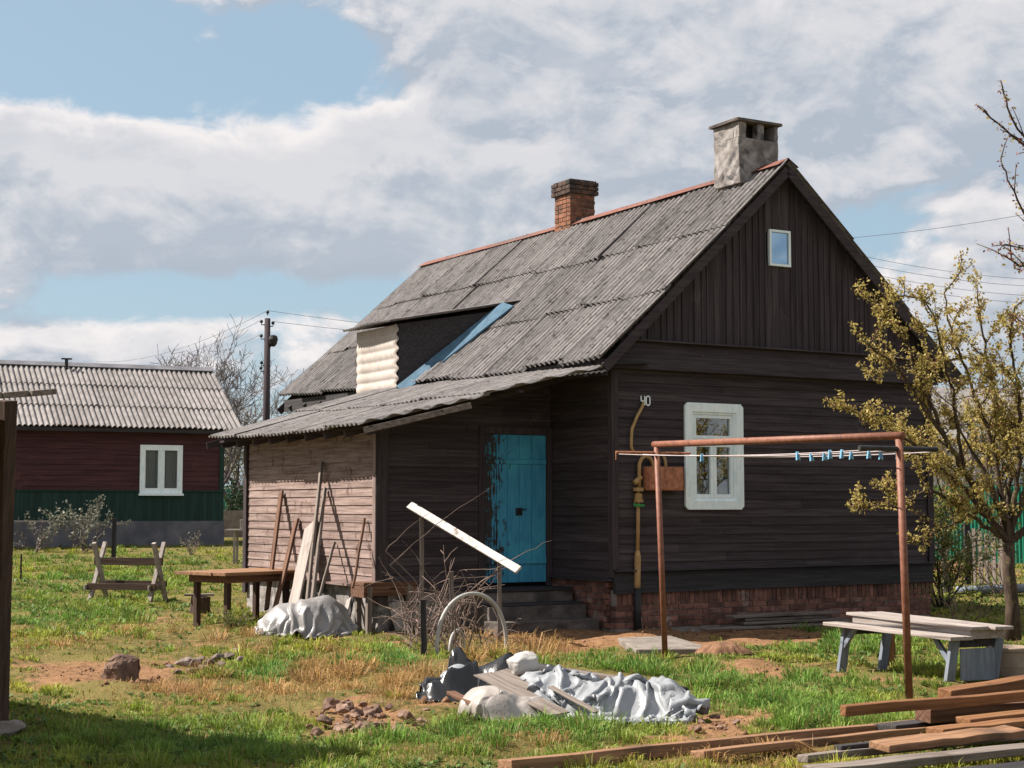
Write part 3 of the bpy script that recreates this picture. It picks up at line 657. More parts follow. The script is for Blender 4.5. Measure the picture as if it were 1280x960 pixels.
mb = MB(); board_wall(mb, lambda u,z,d:(d,u,z), 0, ND, fb, rzN, bh=.15, lim=lambda za,zb,a,b:(max(a, ND/2-(rzN-zb)/(1.95)*(ND/2)), min(b, ND/2+(rzN-zb)/1.95*(ND/2)))); mb.build('wall', M['nbry'], nh)
mb = MB(); u = -NL
while u < -.02: mb.box(u+.002, min(u+.13,0)-.002, -.03-random.uniform(0,.006), .0, fb, gb+.01); u += .13
mb.beam((-NL,-.04,gb+.02),(0,-.04,gb+.02),.07,.03); mb.build('plinth_boards', M['greenz'], nh)
mb = MB(); mb.box(-.10,.03,-.05,-.03,fb,ez); mb.build('corner_board', M['greenz'], nh)
mb = MB(); mb.box(-NL,.05,-.08,ND,-.6,fb); mb.build('foundation', M['greyfound'], nh)
hv = math.hypot(1.95, ND/2+.35)
def nr(u, v):
    t = v/hv; return (.45-u, ND/2-(ND/2+.35)*t, rzN+.1-2.0*t)
def nr2(u, v):
    p = nr(u, v); return (p[0], ND-p[1], p[2])
nn = Vector((0,-2.0,ND/2+.35)).normalized()
mb = MB(); corr(mb, nr, nn, NL+.5, hv, 12, 3, .15, .030, per=8, jit=.9); mb.build('roof', M['roof_far'], nh, solid=.01)
mb = MB(); corr(mb, nr2, (0,2.0/hv,(ND/2+.35)/hv), NL+.5, hv, 12, 3, .15, .030, per=6, jit=.4); mb.build('roof', M['roof_far'], nh, solid=.01)
mb = MB(); mb.beam((-NL-.05,ND/2-.1,rzN+.14),(.45,ND/2-.1,rzN+.14),.3,.03,up=(0,-.5,1)); mb.build('ridge_cap', M['greyfound'], nh)
mb = MB(); mb.beam((-NL-.05,-.33,ez-.02),(.42,-.33,ez-.02),.03,.1); mb.build('fascia_board', M['blackx'], nh)
mb = MB(); casing(mb, lambda u,z,t:(u,-.02-t,z), w0.x, w1.x, w1.z, w0.z, .15, .06); mx = (w0.x+w1.x)/2; mb.box(mx-.09,mx+.09,-.07,-.01,w1.z+.15,w0.z-.15); nwi = mb.build('window', M['white'], nh)
mb = MB(); mb.box(w0.x-.03,w1.x+.03,-.14,-.02,w1.z-.06,w1.z-.002); mb.build('sill', M['white'], nwi)
mb = MB(); mb.box(w0.x+.1,w1.x-.1,-.012,-.006,w1.z+.1,w0.z-.1); mb.build('pane', M['glass'], nwi)
mb = MB(); curtain(mb, w0.x+.1, w1.x-.1, w1.z+.1, w0.z-.1, .08, 40, .03); mb.build('curtain', M['curtain'], nwi)
mb = MB(); v0 = nplane(109,470); mb.tube([(v0.x-.1,ND/2-.3,rzN-.2),(v0.x-.1,ND/2-.3,rzN+.28)], .05, 8); mb.beam((v0.x-.25,ND/2-.3,rzN+.29),(v0.x+.05,ND/2-.3,rzN+.29),.12,.04); mb.build('roof_vent', M['black_metal'], nh)

# ------------------------------------------------------------------ OPEN SHELTER at the left, out of frame but for a corner
K = D(71, 485, 10.9); e1 = Vector((-.8,.6,0)); e2 = Vector((-.6,-.8,0))
sh = thing('open_shelter', 'weathered board shelter roof on a brown post beside the shadowed grass', 'shelter', (K.x, K.y, 0), 0)
mb = MB(); zt = K.z
for i in range(26):
    s = i*.2; a = e2*s; b = e2*(s+.197); o = e1*-.0
    L = 5.2+random.uniform(-.05,.05); st = random.uniform(0,.05)*(i > 0)
    j = random.uniform(-.006,.006)
    q = [a+e1*st, b+e1*st, b+e1*L, a+e1*L]
    dz_ = [-.13*s, -.13*(s+.197), -.13*(s+.197), -.13*s]
    mb.hexa([Vector((p.x,p.y,zt-.04+j+d_)) for p, d_ in zip(q, dz_)][::-1]+[Vector((p.x,p.y,zt+j+d_)) for p, d_ in zip(q, dz_)][::-1])
mb.build('roof', M['greyx'], sh, bevel=.004)
mb = MB(); pa = D(8,500,11.45)-Vector((K.x,K.y,0)); pb = D(-3,905,11.75)-Vector((K.x,K.y,0)); mb.beam((pb.x,pb.y,-.1),(pa.x,pa.y,zt-.048),.11,.11,up=(.5,.8,0),seg=5,wob=.003); mb.build('post', M['dbrownz'], sh, bevel=.006)
mb = MB(); c = e1*4.8+e2*.3; mb.beam((c.x,c.y,-.1),(c.x,c.y,zt-.13),.12,.12,up=(1,0,0)); mb.build('post', M['brownz'], sh)
for c in (e1*.8+e2*4.8, e1*4.8+e2*4.8): mb = MB(); mb.beam((c.x,c.y,-.1),(c.x,c.y,zt-.13-.624),.12,.12,up=(1,0,0)); mb.build('post', M['brownz'], sh)
mb = MB(); p = e1*.4+e2*.3; q = e1*5+e2*.3; mb.beam((p.x,p.y,zt-.13),(q.x,q.y,zt-.13),.08,.085); p = e1*.4+e2*4.8; q = e1*5+e2*4.8; mb.beam((p.x,p.y,zt-.13-.6),(q.x,q.y,zt-.13-.6),.08,.085); mb.build('beam', M['brownx'], sh)

# ------------------------------------------------------------------ small builders for loose wood
def frame_of(p0, p1, up=(0,0,1)):
    d = (p1-p0).normalized(); up = Vector(up); s = up.cross(d)
    if s.length < 1e-4: s = Vector((1,0,0)).cross(d)
    s.normalize(); u = d.cross(s).normalized()
    m = Matrix((d, s, u)).transposed().to_4x4(); m.translation = p0; return m
def plank(name, label, cat, p0, p1, w, t, mat, group=None, up=(0,0,1), bevel=.004, wob=.004, seg=6, rnd=False, taper=1):
    p0, p1 = Vector(p0), Vector(p1); L = (p1-p0).length; mb = MB()
    if rnd: mb.tube([(L*i/seg, random.uniform(-wob,wob), random.uniform(-wob,wob)) for i in range(seg+1)], [w/2*(1+(taper-1)*i/seg) for i in range(seg+1)], 9)
    else: mb.beam((0,0,0), (L,0,0), w, t, seg=seg, wob=wob)
    o = mb.build(name, mat, None, bevel=0 if rnd else bevel, smooth=rnd); o.matrix_world = frame_of(p0, p1, up)
    return tag(o, label, cat, group)
def W_(x, y, z): return to_world((x, y, z))
LXF = LX-.05
def lean(px0, py0, px1, py1, xb):
    t = plx(px0, py0, LXF); b = plx(px1, py1, xb); b.z = max(b.z, .0); return to_world(b), to_world(t)
NRM = (-cT, -sT, .3)
LG = 'timber leaning on the sunny lean-to wall'
a, b = lean(352,615,333,762,-3.25); plank('leaning_plank', 'reddish brown plank leaning on the lean-to wall, leftmost of the leaning timber', 'plank', a, b, .10, .035, M['brownx'], LG, up=NRM)
a, b = lean(371,650,344,760,-3.3); plank('leaning_plank', 'brown plank leaning on the wall just left of the wide white board', 'plank', a, b, .12, .035, M['brownx'], LG, up=NRM)
a, b = lean(389,655,366,762,-3.25); plank('leaning_board', 'wide weathered white board leaning on the lean-to wall behind the covered heap', 'board', a, b, .34, .03, M['palex'], LG, up=NRM)
a, b = lean(402,578,384,752,-3.42); plank('leaning_pole', 'tallest thin grey pole leaning against the lean-to wall', 'pole', a, b, .055, .04, M['greyx'], LG, up=NRM)
a, b = lean(406,611,390,752,-3.45); plank('leaning_pole', 'grey batten leaning close beside the tallest thin pole', 'pole', a, b, .06, .04, M['greyx'], LG, up=NRM)
a, b = lean(418,678,399,748,-3.2); plank('leaning_stick', 'short brown stick leaning on the wall between the poles and the red bench', 'stick', a, b, .035, .035, M['greyx'], LG, up=NRM)
a, b = lean(456,648,441,735,-3.1); plank('leaning_stick', 'thin dark stick leaning on the wall behind the red bench', 'stick', a, b, .03, .03, M['brownx'], LG, up=NRM)
a, b = lean(408,742,428,778,-3.1); plank('broken_stick', 'bent grey piece of wood lying beside the covered heap', 'stick', to_world(plx(427,778,-3.3)), to_world(plx(408,745,-3.2)), .06, .04, M['greyx'])
a, b = plx(427,783,-3.15), plx(437,748,-2.95); plank('broken_board', 'narrow broken white board propped up left of the red bench', 'board', to_world(a), to_world(b), .12, .02, M['palex'], up=NRM)
a, b = plx(433,782,-2.9), plx(441,742,-2.8); plank('dark_board', 'dark narrow board propped on the plinth behind the broken white board', 'board', to_world(a), to_world(b), .14, .02, M['blackx'], up=NRM)

# red bench by the corner of the lean-to
bo = G(466, 791); bt = thing('red_bench', 'small rough bench with a reddish top beside the lean-to corner', 'bench', (bo.x, bo.y, 0), TH)
mb = MB(); mb.box(-.16,.62,-.06,.36,.60,.645); mb.build('bench_top', M['brownx'], bt, bevel=.006)
mb = MB(); mb.box(-.155,-.12,-.05,.35,.45,.598); mb.box(-.115,.60,-.05,-.02,.47,.598); mb.build('apron', M['brownx'], bt, bevel=.004)
for (x, y) in ((-.07,-.015),(.5,-.015),(-.07,.30),(.5,.30)): mb = MB(); mb.beam((x,y,-.05),(x,y,.60),.075,.065,up=(1,0,0),seg=3,wob=.003); mb.build('leg', M['greyz'], bt, bevel=.004)
p = G(487,783); mb = MB(); mb.lathe([(.12,0),(.15,.02),(.155,.18),(.13,.25),(.06,.27)], 20); o = mb.build('white_sack', M['plastic'], None, smooth=True); o.location = (p.x,p.y,-.01); o.scale = (1.1,.9,.95); tag(o, 'bulging white sack on the ground under the red bench', 'sack')
p = G(482,774)+Vector((.1,.5,0)); mb = MB(); mb.box(-.125,.125,-.06,.06,0,.065); mb.box(-.11,.13,-.055,.065,.067,.132); mb.box(-.12,.12,-.06,.06,.134,.2); 
o = mb.build('brick_stack', M['brick'], None, bevel=.006); o.location = (p.x,p.y,0); o.rotation_euler = (0,0,TH+.1); tag(o, 'short stack of orange bricks behind the white sack', 'bricks')
p0, p1 = G(504,790), D(495,752,20.9); plank('broken_tile', 'pointed pale slab standing on edge right of the white sack', 'slab', p0, p1, .2, .05, M['palex'], up=(0,-1,.2))

# table
tc = D(283,718,21.7); te1 = Vector((.62,.785)); te2 = Vector((-.785,.62)); ang = math.atan2(te1.y, te1.x)
tt = thing('garden_table', 'weathered wooden garden table with a warm brown top left of the lean-to', 'table', (tc.x,tc.y,0), ang)
th = tc.z+.02
mb = MB()
for k in range(4): mb.box(-.02+random.uniform(-.02,.02),1.52,k*.265,k*.265+.262,th-.045,th)
mb.build('tabletop', M['tanx'], tt, bevel=.004)
mb = MB(); mb.box(.12,1.38,.12,.15,th-.15,th-.047); mb.box(.12,1.38,.88,.91,th-.15,th-.047); mb.box(.12,.15,.151,.879,th-.15,th-.047); mb.box(1.35,1.38,.151,.879,th-.15,th-.047); mb.build('apron', M['brownx'], tt)
for (x, y) in ((.2,.2),(1.3,.2),(.2,.82),(1.3,.82)): mb = MB(); mb.beam((x,y,-.05),(x,y,th-.05),.075,.075,up=(1,0,0),seg=3,wob=.004); mb.build('leg', M['dbrownz'], tt, bevel=.004)

# stump behind the table
p = GT(250,767); mb = MB(); mb.tube([(0,0,-.03),(0,0,.1),(.01,0,.26)], [.17,.15,.145], 14); o = mb.build('tree_stump', M['bark'], None, bevel=.01); o.location = (p.x,p.y,p.z); tag(o, 'dark chopping stump on the ground behind the garden table', 'stump')
mb = MB(); mb.beam((-.24,0,.285),(.2,.05,.285),.2,.03); mb.build('stump_board', M['greyx'], o)

# sawhorse
p = GT(112,752); q = GT(192,752); d = (q-p); wd = d.length; sa = math.atan2(d.y, d.x)
so = thing('sawhorse', 'old grey sawhorse with crossed legs standing on the grass before the neighbour house', 'sawhorse', (p.x,p.y,p.z), sa)
for x in (.02, wd-.06):
    mb = MB(); mb.beam((x,-.05,-.03),(x+.02,.42,1.0),.06,.07,up=(1,0,0)); mb.build('leg', M['palez'], so, bevel=.004)
    mb = MB(); mb.beam((x+.075,.42,-.03),(x+.055,-.02,1.0),.06,.07,up=(1,0,0)); mb.build('leg', M['palez'], so, bevel=.004)
for (y, z, h) in ((-.02,.26,.11),(.36,.3,.1),(.2,.68,.13)):
    mb = MB(); mb.beam((-.04,y,z),(wd+.05,y,z),.04,h); mb.build('rail', M['dbrownx'], so, bevel=.004)
for x in (0.0, wd): mb = MB(); mb.beam((x-.05,-.1,.24),(x-.05,.5,.24),.03,.09); mb.build('crosspiece', M['palex'], so, bevel=.004)
p = GT(142,702); plank('garden_stake', 'upright dark stake behind the sawhorse in the vegetable patch', 'stake', p-Vector((0,0,.1)), Vector((p.x,p.y,p.z+1.0)), .09, .09, M['blackx'], up=(1,0,0))
p = GT(26,724); plank('garden_stake', 'short thin dark stick upright in the grass near the shelter post', 'stake', p-Vector((0,0,.05)), Vector((p.x,p.y,p.z+.5)), .03, .03, M['blackx'], up=(1,0,0))

# low rail before the neighbour house
pa, pb = D(10,652,43), D(96,652,43.6)
rr = thing('low_rail', 'low pale rail on thin pegs in front of the neighbour house plinth', 'rail', (pa.x,pa.y,0), 0)
mb = MB(); mb.tube([(0,0,pa.z),(pb.x-pa.x,pb.y-pa.y,pb.z)], .035, 6); mb.build('rail', M['palex'], rr)
for t in (.15,.5,.95): mb = MB(); x, y = (pb.x-pa.x)*t, (pb.y-pa.y)*t; mb.tube([(x,y,gzf(pa.x+x,pa.y+y)-.05),(x,y,pa.z+.12)], .02, 6); mb.build('peg', M['greyz'], rr)

# covered heap
def lump(name, mat, c, ax, ay, h, seed, folds=.05, freq=3, rz_=0, n=(30,72), label=None, cat=None, power=.5, prof=None, ragged=.16):
    """a sheet thrown over a heap: rounded body, sharp creases made by folding the sheet along random lines"""
    rnd = random.Random(int(seed*10)); N = max(n[1]//2, 40); mb = MB(); idx = {}
    cr = [(rnd.uniform(0, 6.283), freq*rnd.uniform(.5,1.0)*(1.55**(i//2)), rnd.uniform(0,10), folds*.62**(i//2)) for i in range(8)]
    for i in range(N+1):
        for j in range(N+1):
            u, v = 2*i/N-1, 2*j/N-1; r = math.hypot(u, v)
            if r > 1.0: continue
            a = math.atan2(v, u); ca, sa_ = math.cos(a), math.sin(a)
            rim = 1+ragged*mnoise.noise(Vector((ca*1.6+seed, sa_*1.6, seed)))+ragged*.5*mnoise.noise(Vector((ca*5, sa_*5+seed, 3.)))
            x, y = u*rim*ax, v*rim*ay
            base = max(0, 1-r**2.6)**power if prof is None else prof(u, v, r)
            wv = mnoise.noise_vector(Vector((x*2.2+seed, y*2.2, seed)))*.32; f = 0
            for (an, fq, ph, am) in cr:
                t = ((x+wv.x)*math.cos(an)+(y+wv.y)*math.sin(an))*fq+ph; t = abs((t % 2)-1); f += am*(t**1.4)*(.35+1.1*max(0, mnoise.noise(Vector((x*2.5+ph, y*2.5, seed)))+.4))
            g = mnoise.noise_vector(Vector((x*freq*.9, y*freq*.9, seed)))*folds*.8
            edge = min(1, (1-r)*9)
            z = h*base*(1+.14*g.z/folds*.5)+(f-folds*.8)*min(1, .3+base)*edge
            if r > .9: z = max(z, .012+.03*abs(mnoise.noise(Vector((x*8, y*8, seed)))))
            idx[i, j] = len(mb.v); mb.v.append((x+g.x*edge, y+g.y*edge, max(-.02, z)))
    for i in range(N):
        for j in range(N):
            k = [idx.get(q) for q in ((i,j),(i+1,j),(i+1,j+1),(i,j+1))]
            if None not in k: mb.f.append(tuple(k))
            elif sum(q is not None for q in k) == 3: mb.f.append(tuple(q for q in k if q is not None))
    o = mb.build(name, mat, None, smooth=True, solid=.004); o.location = c; o.rotation_euler = (0,0,rz_)
    return tag(o, label, cat)
from mathutils import geometry as mgeo
def facets(X, Y, spacing, aspect, ang, seed):
    """crumpled-paper relief: random heights joined by flat triangles, stretched along one direction"""
    rg = np.random.default_rng(seed); c_, s_ = math.cos(ang), math.sin(ang); u = (X*c_+Y*s_)/aspect; v = -X*s_+Y*c_
    u0, u1, v0, v1 = u.min()-spacing, u.max()+spacing, v.min()-spacing, v.max()+spacing
    nu, nv = int((u1-u0)/spacing)+1, int((v1-v0)/spacing)+1; gu, gv = np.meshgrid(np.arange(nu), np.arange(nv), indexing='ij')
    pu = u0+(gu+rg.uniform(-.42,.42,gu.shape))*spacing; pv = v0+(gv+rg.uniform(-.42,.42,gv.shape))*spacing
    pts = [Vector((float(a), float(b))) for a, b in zip(pu.ravel(), pv.ravel())]
    vv, _, ff, *_r = mgeo.delaunay_2d_cdt(pts, [], [], 0, 1e-6); hv_ = rg.uniform(-1, 1, len(vv)); out = np.zeros_like(X)
    for t in ff:
        (ax_, ay_), (bx, by), (cx, cy) = vv[t[0]], vv[t[1]], vv[t[2]]; den = (by-cy)*(ax_-cx)+(cx-bx)*(ay_-cy)
        if abs(den) < 1e-9: continue
        l0 = ((by-cy)*(u-cx)+(cx-bx)*(v-cy))/den; l1 = ((cy-ay_)*(u-cx)+(ax_-cx)*(v-cy))/den; l2 = 1-l0-l1; m_ = (l0 >= -1e-6) & (l1 >= -1e-6) & (l2 >= -1e-6)
        out[m_] = (l0*hv_[t[0]]+l1*hv_[t[1]]+l2*hv_[t[2]])[m_]
    return out
def cloth(name, mat, c, nx, ny, h, heap, comp, seed, rz_=0, steps=110, its=9, bend=.07, lowf=0, label=None, cat=None, amp=.03, corner=.0, sub=0, solid=.003, crease=0):
    """a slack sheet let down over a heap: springs keep its threads their length, so the slack buckles into creases"""
    rg = np.random.default_rng(seed); U, Vv = np.meshgrid((np.arange(nx)-(nx-1)/2)*h, (np.arange(ny)-(ny-1)/2)*h, indexing='ij')
    def fb(x, y, s_, k): return fbm(x+50, y+50, s_, k)-.5
    X = U*comp+fb(U,Vv,3.,seed)*.14; Y_ = Vv*comp+fb(U,Vv,3.,seed+9)*.14
    if corner: X, Y_ = X*(1-corner*(Vv/Vv.max())**2*np.abs(U/U.max())), Y_*(1-corner*(U/U.max())**2*.8)
    P = np.stack([X, Y_, heap(X, Y_)+.02+amp*(1+2.2*fb(U,Vv,5.,seed+20)+rg.normal(0,.3,U.shape))+lowf*np.maximum(0, fb(U,Vv,2.6,seed+30)*2+.25)], -1); V = np.zeros_like(P)
    cons = []
    for (di, dj, st) in ((1,0,1.),(0,1,1.),(1,1,.6),(1,-1,.6),(2,0,bend),(0,2,bend)):
        L = h*math.hypot(di, dj)
        for o in (0,1):
            ii = np.arange(nx-di); jj = np.arange(max(0,-dj), ny-max(0,dj)); 
            ii = ii[((ii//max(di,1)) % 2) == o] if di else ii
            if not di: jj = jj[((jj//dj) % 2) == o]
            A_ = np.ix_(ii, jj); B_ = np.ix_(ii+di, jj+dj); cons.append((A_, B_, L, st))
    dt = 1/60; bx0, by0 = P[...,0].copy(), P[...,1].copy(); edge = np.zeros((nx,ny),bool); edge[:2] = edge[-2:] = True; edge[:,:2] = edge[:,-2:] = True
    for k in range(steps):
        V[...,2] -= 9.8*dt; V *= .97; Q = P+V*dt
        for _ in range(its):
            for A_, B_, L, st in cons:
                d = Q[B_]-Q[A_]; l = np.sqrt((d*d).sum(-1, keepdims=True))+1e-9; g = d*(.5*st*(l-L)/l); Q[A_] += g; Q[B_] -= g
            Q[edge,0] = .2*Q[edge,0]+.8*bx0[edge]; Q[edge,1] = .2*Q[edge,1]+.8*by0[edge]
            hz = heap(Q[...,0], Q[...,1])+.004; m_ = Q[...,2] < hz; Q[...,2][m_] = hz[m_]
            Q[m_,0] = .6*Q[m_,0]+.4*P[m_,0]; Q[m_,1] = .6*Q[m_,1]+.4*P[m_,1]
        V = (Q-P)/dt; V = np.clip(V, -3, 3); P = Q
    if crease:
        f1, f2, f3 = facets(U, Vv, .15, 2.2, .5, seed+1), facets(U, Vv, .075, 2., 1.7, seed+2), facets(U, Vv, .13, 2., -.5, seed+3); wz = np.clip(P[...,2]/.12, .2, 1)
        P[...,2] += crease*wz*(f1+.45*f2); P[...,0] += crease*.8*wz*f3; P[...,1] += crease*.7*wz*f1
    I = np.arange(nx*ny).reshape(nx,ny); F = np.stack([I[:-1,:-1],I[1:,:-1],I[1:,1:],I[:-1,1:]],-1).reshape(-1,4)
    o = fast_mesh(name, P.reshape(-1,3), F, np.zeros((0,3),int), mat, smooth=True)
    if sub: m_ = o.modifiers.new('sub','SUBSURF'); m_.levels = m_.render_levels = sub
    m_ = o.modifiers.new('solid','SOLIDIFY'); m_.thickness = solid; m_.offset = 0
    o.location = c; o.rotation_euler = (0,0,rz_); return tag(o, label, cat)
def bumps(lst, ground=.0):
    def f(x, y):
        z = np.full_like(x, ground)
        for (a, b, rx, ry, hh) in lst:
            q = ((x-a)/rx)**2+((y-b)/ry)**2; z = np.maximum(z, hh*np.clip(1-q, 0, 1)**.5)
        return z
    return f
def crumpled(name, mat, c, ax, ay, heap, seed, rz_=0, h=.011, a1=.10, a2=.055, sp1=.17, sp2=.075, ang=.6, label=None, cat=None, ragged=.18):
    nx, ny = int(2.5*ax/h), int(2.5*ay/h); X, Y_ = np.meshgrid((np.arange(nx)-nx/2)*h, (np.arange(ny)-ny/2)*h, indexing='ij')
    th_ = np.arctan2(Y_/ay, X/ax); rim = 1+ragged*(fbm(np.cos(th_)*1.2+9, np.sin(th_)*1.2+9, 1.3, seed)-.5)*2+ragged*.7*(fbm(np.cos(th_)*1.2+9, np.sin(th_)*1.2+9, 6, seed+3)-.5)*2
    r = np.sqrt((X/ax)**2+(Y_/ay)**2)/rim; e = np.clip((1-r)/.14, 0, 1)
    wx, wy = X+.10*(fbm(X+9,Y_+9,3,seed+40)-.5), Y_+.10*(fbm(X+9,Y_+9,3,seed+44)-.5)
    f1 = facets(wx, wy, sp1, 2.4, ang, seed+1); f2 = facets(wx, wy, sp2, 2.2, ang+1.1, seed+2); f3 = facets(wx, wy, sp1, 1.6, ang-.9, seed+3)
    Z_ = heap(X, Y_)
    for _ in range(6): Z_[1:-1,1:-1] = (Z_[1:-1,1:-1]*2+Z_[:-2,1:-1]+Z_[2:,1:-1]+Z_[1:-1,:-2]+Z_[1:-1,2:])/6
    body = np.clip(Z_/.12, .15, 1)
    Zt = Z_*np.clip(e*1.6,0,1)+body*(a1*f1+a2*f2)*np.clip(e+.25,0,1)+.012; Zt = np.maximum(Zt, .004+.02*np.abs(f2))
    Xd = X+.09*f3*body*e; Yd = Y_+.09*f1*body*e
    ok = r <= 1; I = -np.ones(X.shape, int); I[ok] = np.arange(ok.sum())
    F = np.stack([I[:-1,:-1],I[1:,:-1],I[1:,1:],I[:-1,1:]],-1).reshape(-1,4); F = F[(F >= 0).all(1)]
    o = fast_mesh(name, np.stack([Xd[ok],Yd[ok],Zt[ok]],1), F, np.zeros((0,3),int), mat, smooth=True)
    m_ = o.modifiers.new('solid','SOLIDIFY'); m_.thickness = .003; m_.offset = 0
    o.location = c; o.rotation_euler = (0,0,rz_); return tag(o, label, cat)
def sack(name, mat, c, sx, sy, sz, seed, label, cat):
    bm = bmesh.new(); bmesh.ops.create_icosphere(bm, subdivisions=4, radius=1)
    for v in bm.verts:
        q = v.co.copy(); k = 1+.18*mnoise.noise(q*1.3+Vector((seed,0,0)))-.10*(1-abs(mnoise.noise(q*2.6+Vector((0,seed,0))))*2)**2
        p = Vector((math.copysign(abs(q.x)**.75, q.x), math.copysign(abs(q.y)**.75, q.y), math.copysign(abs(q.z)**.75, q.z)))
        v.co = Vector((p.x*sx*k, p.y*sy*k, max(-.8, p.z)*sz*k))
    me = bpy.data.meshes.new(name); bm.to_mesh(me); bm.free(); o = link(name, me, mat, None, smooth=True); o.location = c; o.rotation_euler = (.15,-.2,.4); return tag(o, label, cat)
p = G(376,797)+Vector((0,.38,0)); cloth('covered_heap', M['sheetgrey'], (p.x,p.y,0), 60, 50, .03, bumps([(-.16,0,.40,.34,.42),(.22,.02,.32,.32,.50),(.05,-.1,.36,.3,.46),(0,0,.52,.40,.2)]), .74, 12, crease=.03, bend=.10, label='rounded heap wrapped in grey plastic sheet beside the garden table', cat='heap', corner=.3)

# handrail and stakes by the steps
h0, h1 = D(512,631,20.4), D(648,713,19.0)
hr = thing('handrail', 'white sloping handrail board on two thin posts in front of the door steps', 'handrail', (h0.x,h0.y,0), 0)
v0, v1 = Vector((0,0,h0.z)), h1-Vector((h0.x,h0.y,0))
mb = MB(); mb.beam(v0, v1, .10, .035, up=(-.2,-.47,.41), seg=4, wob=.004); mb.build('rail', M['whitewoodx'], hr, bevel=.004)
for px, f in ((528,.125),(626,.84)):
    t = v0.lerp(v1, f); mb = MB(); mb.beam((t.x,t.y+.05,-.1),(t.x-.01,t.y+.05,t.z-.02),.06,.05,up=(1,0,0),seg=4,wob=.004); mb.build('post', M['greyz'], hr, bevel=.004)
p = G(530,822); plank('wooden_stake', 'dark thick stake in the grass at the front of the dry brambles', 'stake', p-Vector((0,0,.05)), p+Vector((-.01,0,.62)), .06, .06, M['blackx'], up=(1,0,0))
p = G(569,812); plank('wooden_stake', 'grey pointed stake standing inside the white hoop', 'stake', p-Vector((0,0,.05)), p+Vector((-.05,0,.88)), .05, .05, M['greyx'], up=(1,0,0), taper=.5)
# hoops
def hoop(px0, py0, px1, py1, toppy, r, mat, label):
    a, b = G(px0,py0), G(px1,py1); m = (a+b)/2; h = 1.6-(toppy-635)*m.y/FPX; mb = MB(); pts = []
    for k in range(25):
        t = math.pi*k/24; pts.append(m-(b-a)/2*math.cos(t)*(1+.04*math.sin(t))+Vector((0,0,h*math.sin(t)**.8)))
    pts = [Vector((a.x,a.y,-.05))]+pts+[Vector((b.x,b.y,-.05))]
    mb.tube([p-m for p in pts], r, 8); o = mb.build('hoop', mat, None, smooth=True); o.location = m; tag(o, label, 'hoop')
hoop(546,822,633,817,741,.022,M['plastic'],'large white plastic hoop arched over the dry brambles')
hoop(562,818,580,812,786,.016,M['plastic'],'small grey hoop low inside the large white one')
p = G(590,783)+Vector((0,.2,0)); mb = MB(); mb.lathe([(.105,0),(.11,.01),(.14,.30),(.148,.30),(.148,.32),(.13,.32),(.10,.02)], 24); o = mb.build('bucket', M['bucketgrey'], None, smooth=False); o.location = (p.x+.02,p.y,.12); tag(o, 'grey bucket standing on a block behind the large white hoop', 'bucket')
mb = MB(); rough_box(mb, -.2,.2,-.18,.18,-.05,.12,.012,3); o = mb.build('concrete_block', M['concrete'], None, bevel=.01); o.location = (p.x+.02,p.y,0); tag(o, 'low concrete block under the grey bucket', 'block')

# ------------------------------------------------------------------ CLOTHES LINE
A, B = G(832,825), G(1137,876); ta, tb = D(821,559,A.y), D(1124,549,B.y)
cl = thing('clothes_line_frame', 'rusty red pipe clothes line frame with two posts and a long top bar', 'clothes line', (A.x,A.y,0), 0)
o_ = Vector((A.x,A.y,0)); L_ = lambda v: v-o_
mb = MB(); mb.tube([L_(A)-Vector((0,0,.1)), L_(ta)], .031, 12); mb.build('post', M['pipe'], cl, smooth=True)
mb = MB(); mb.tube([L_(B)-Vector((0,0,.1)), L_(tb)], .033, 12); mb.build('post', M['pipe'], cl, smooth=True)
dirc = (tb-ta).normalized(); mb = MB(); mb.tube([L_(ta)-dirc*.06+Vector((0,0,.03)), L_(tb)+dirc*.04+Vector((0,0,.03))], .034, 12); mb.build('top_bar', M['pipe'], cl, smooth=True)
pr = Vector((-dirc.y, dirc.x, 0)); pr = pr if pr.x > 0 else -pr
za, zb2 = D(800,566,A.y).z, D(1124,561,B.y).z
ea = [L_(Vector((ta.x,ta.y,za)))+pr*s for s in (-.50,.42)]; eb = [L_(Vector((tb.x,tb.y,zb2)))+pr*s for s in (-.42,.40)]
mb = MB(); mb.tube(ea, .012, 8); mb.tube([ea[0],ea[0]-Vector((0,0,.08))], .006, 6); mb.build('cross_arm', M['rust'], cl)
mb = MB(); mb.tube(eb, .022, 8); mb.build('cross_arm', M['black_metal'], cl)
LN = []
for f in (.03,.34,.66,.97):
    p, q = ea[0].lerp(ea[1], f), eb[0].lerp(eb[1], f); pts = []
    for k in range(13):
        t = k/12; pts.append(p.lerp(q, t)-Vector((0,0,.03*4*t*(1-t)+.02)))
    LN.append(pts); mb = MB(); mb.tube(pts, .0045, 5); mb.build('line', M['wire'], cl)
def on_line(i, t):
    f = t*12; k = min(int(f), 11); return LN[i][k].lerp(LN[i][k+1], f-k)+o_
def peg_mesh():
    mb = MB()
    for s in (1,-1):
        mb.hexa([(-.007,s*.004,.02),(.007,s*.004,.02),(.007,s*.011,.02),(-.007,s*.011,.02),(-.008,s*.003,-.055),(.008,s*.003,-.055),(.008,s*.017,-.065),(-.008,s*.017,-.065)])
    mb.tube([(-.011,0,-.012),(.011,0,-.012)], .009, 8); return mb
proto = None; PG = 'blue pegs on the clothes line'
near_x = [(0,.40),(1,.74),(0,.78),(1,.79),(1,.885),(0,.895),(2,.90),(0,.935),(1,.945),(2,.955)]
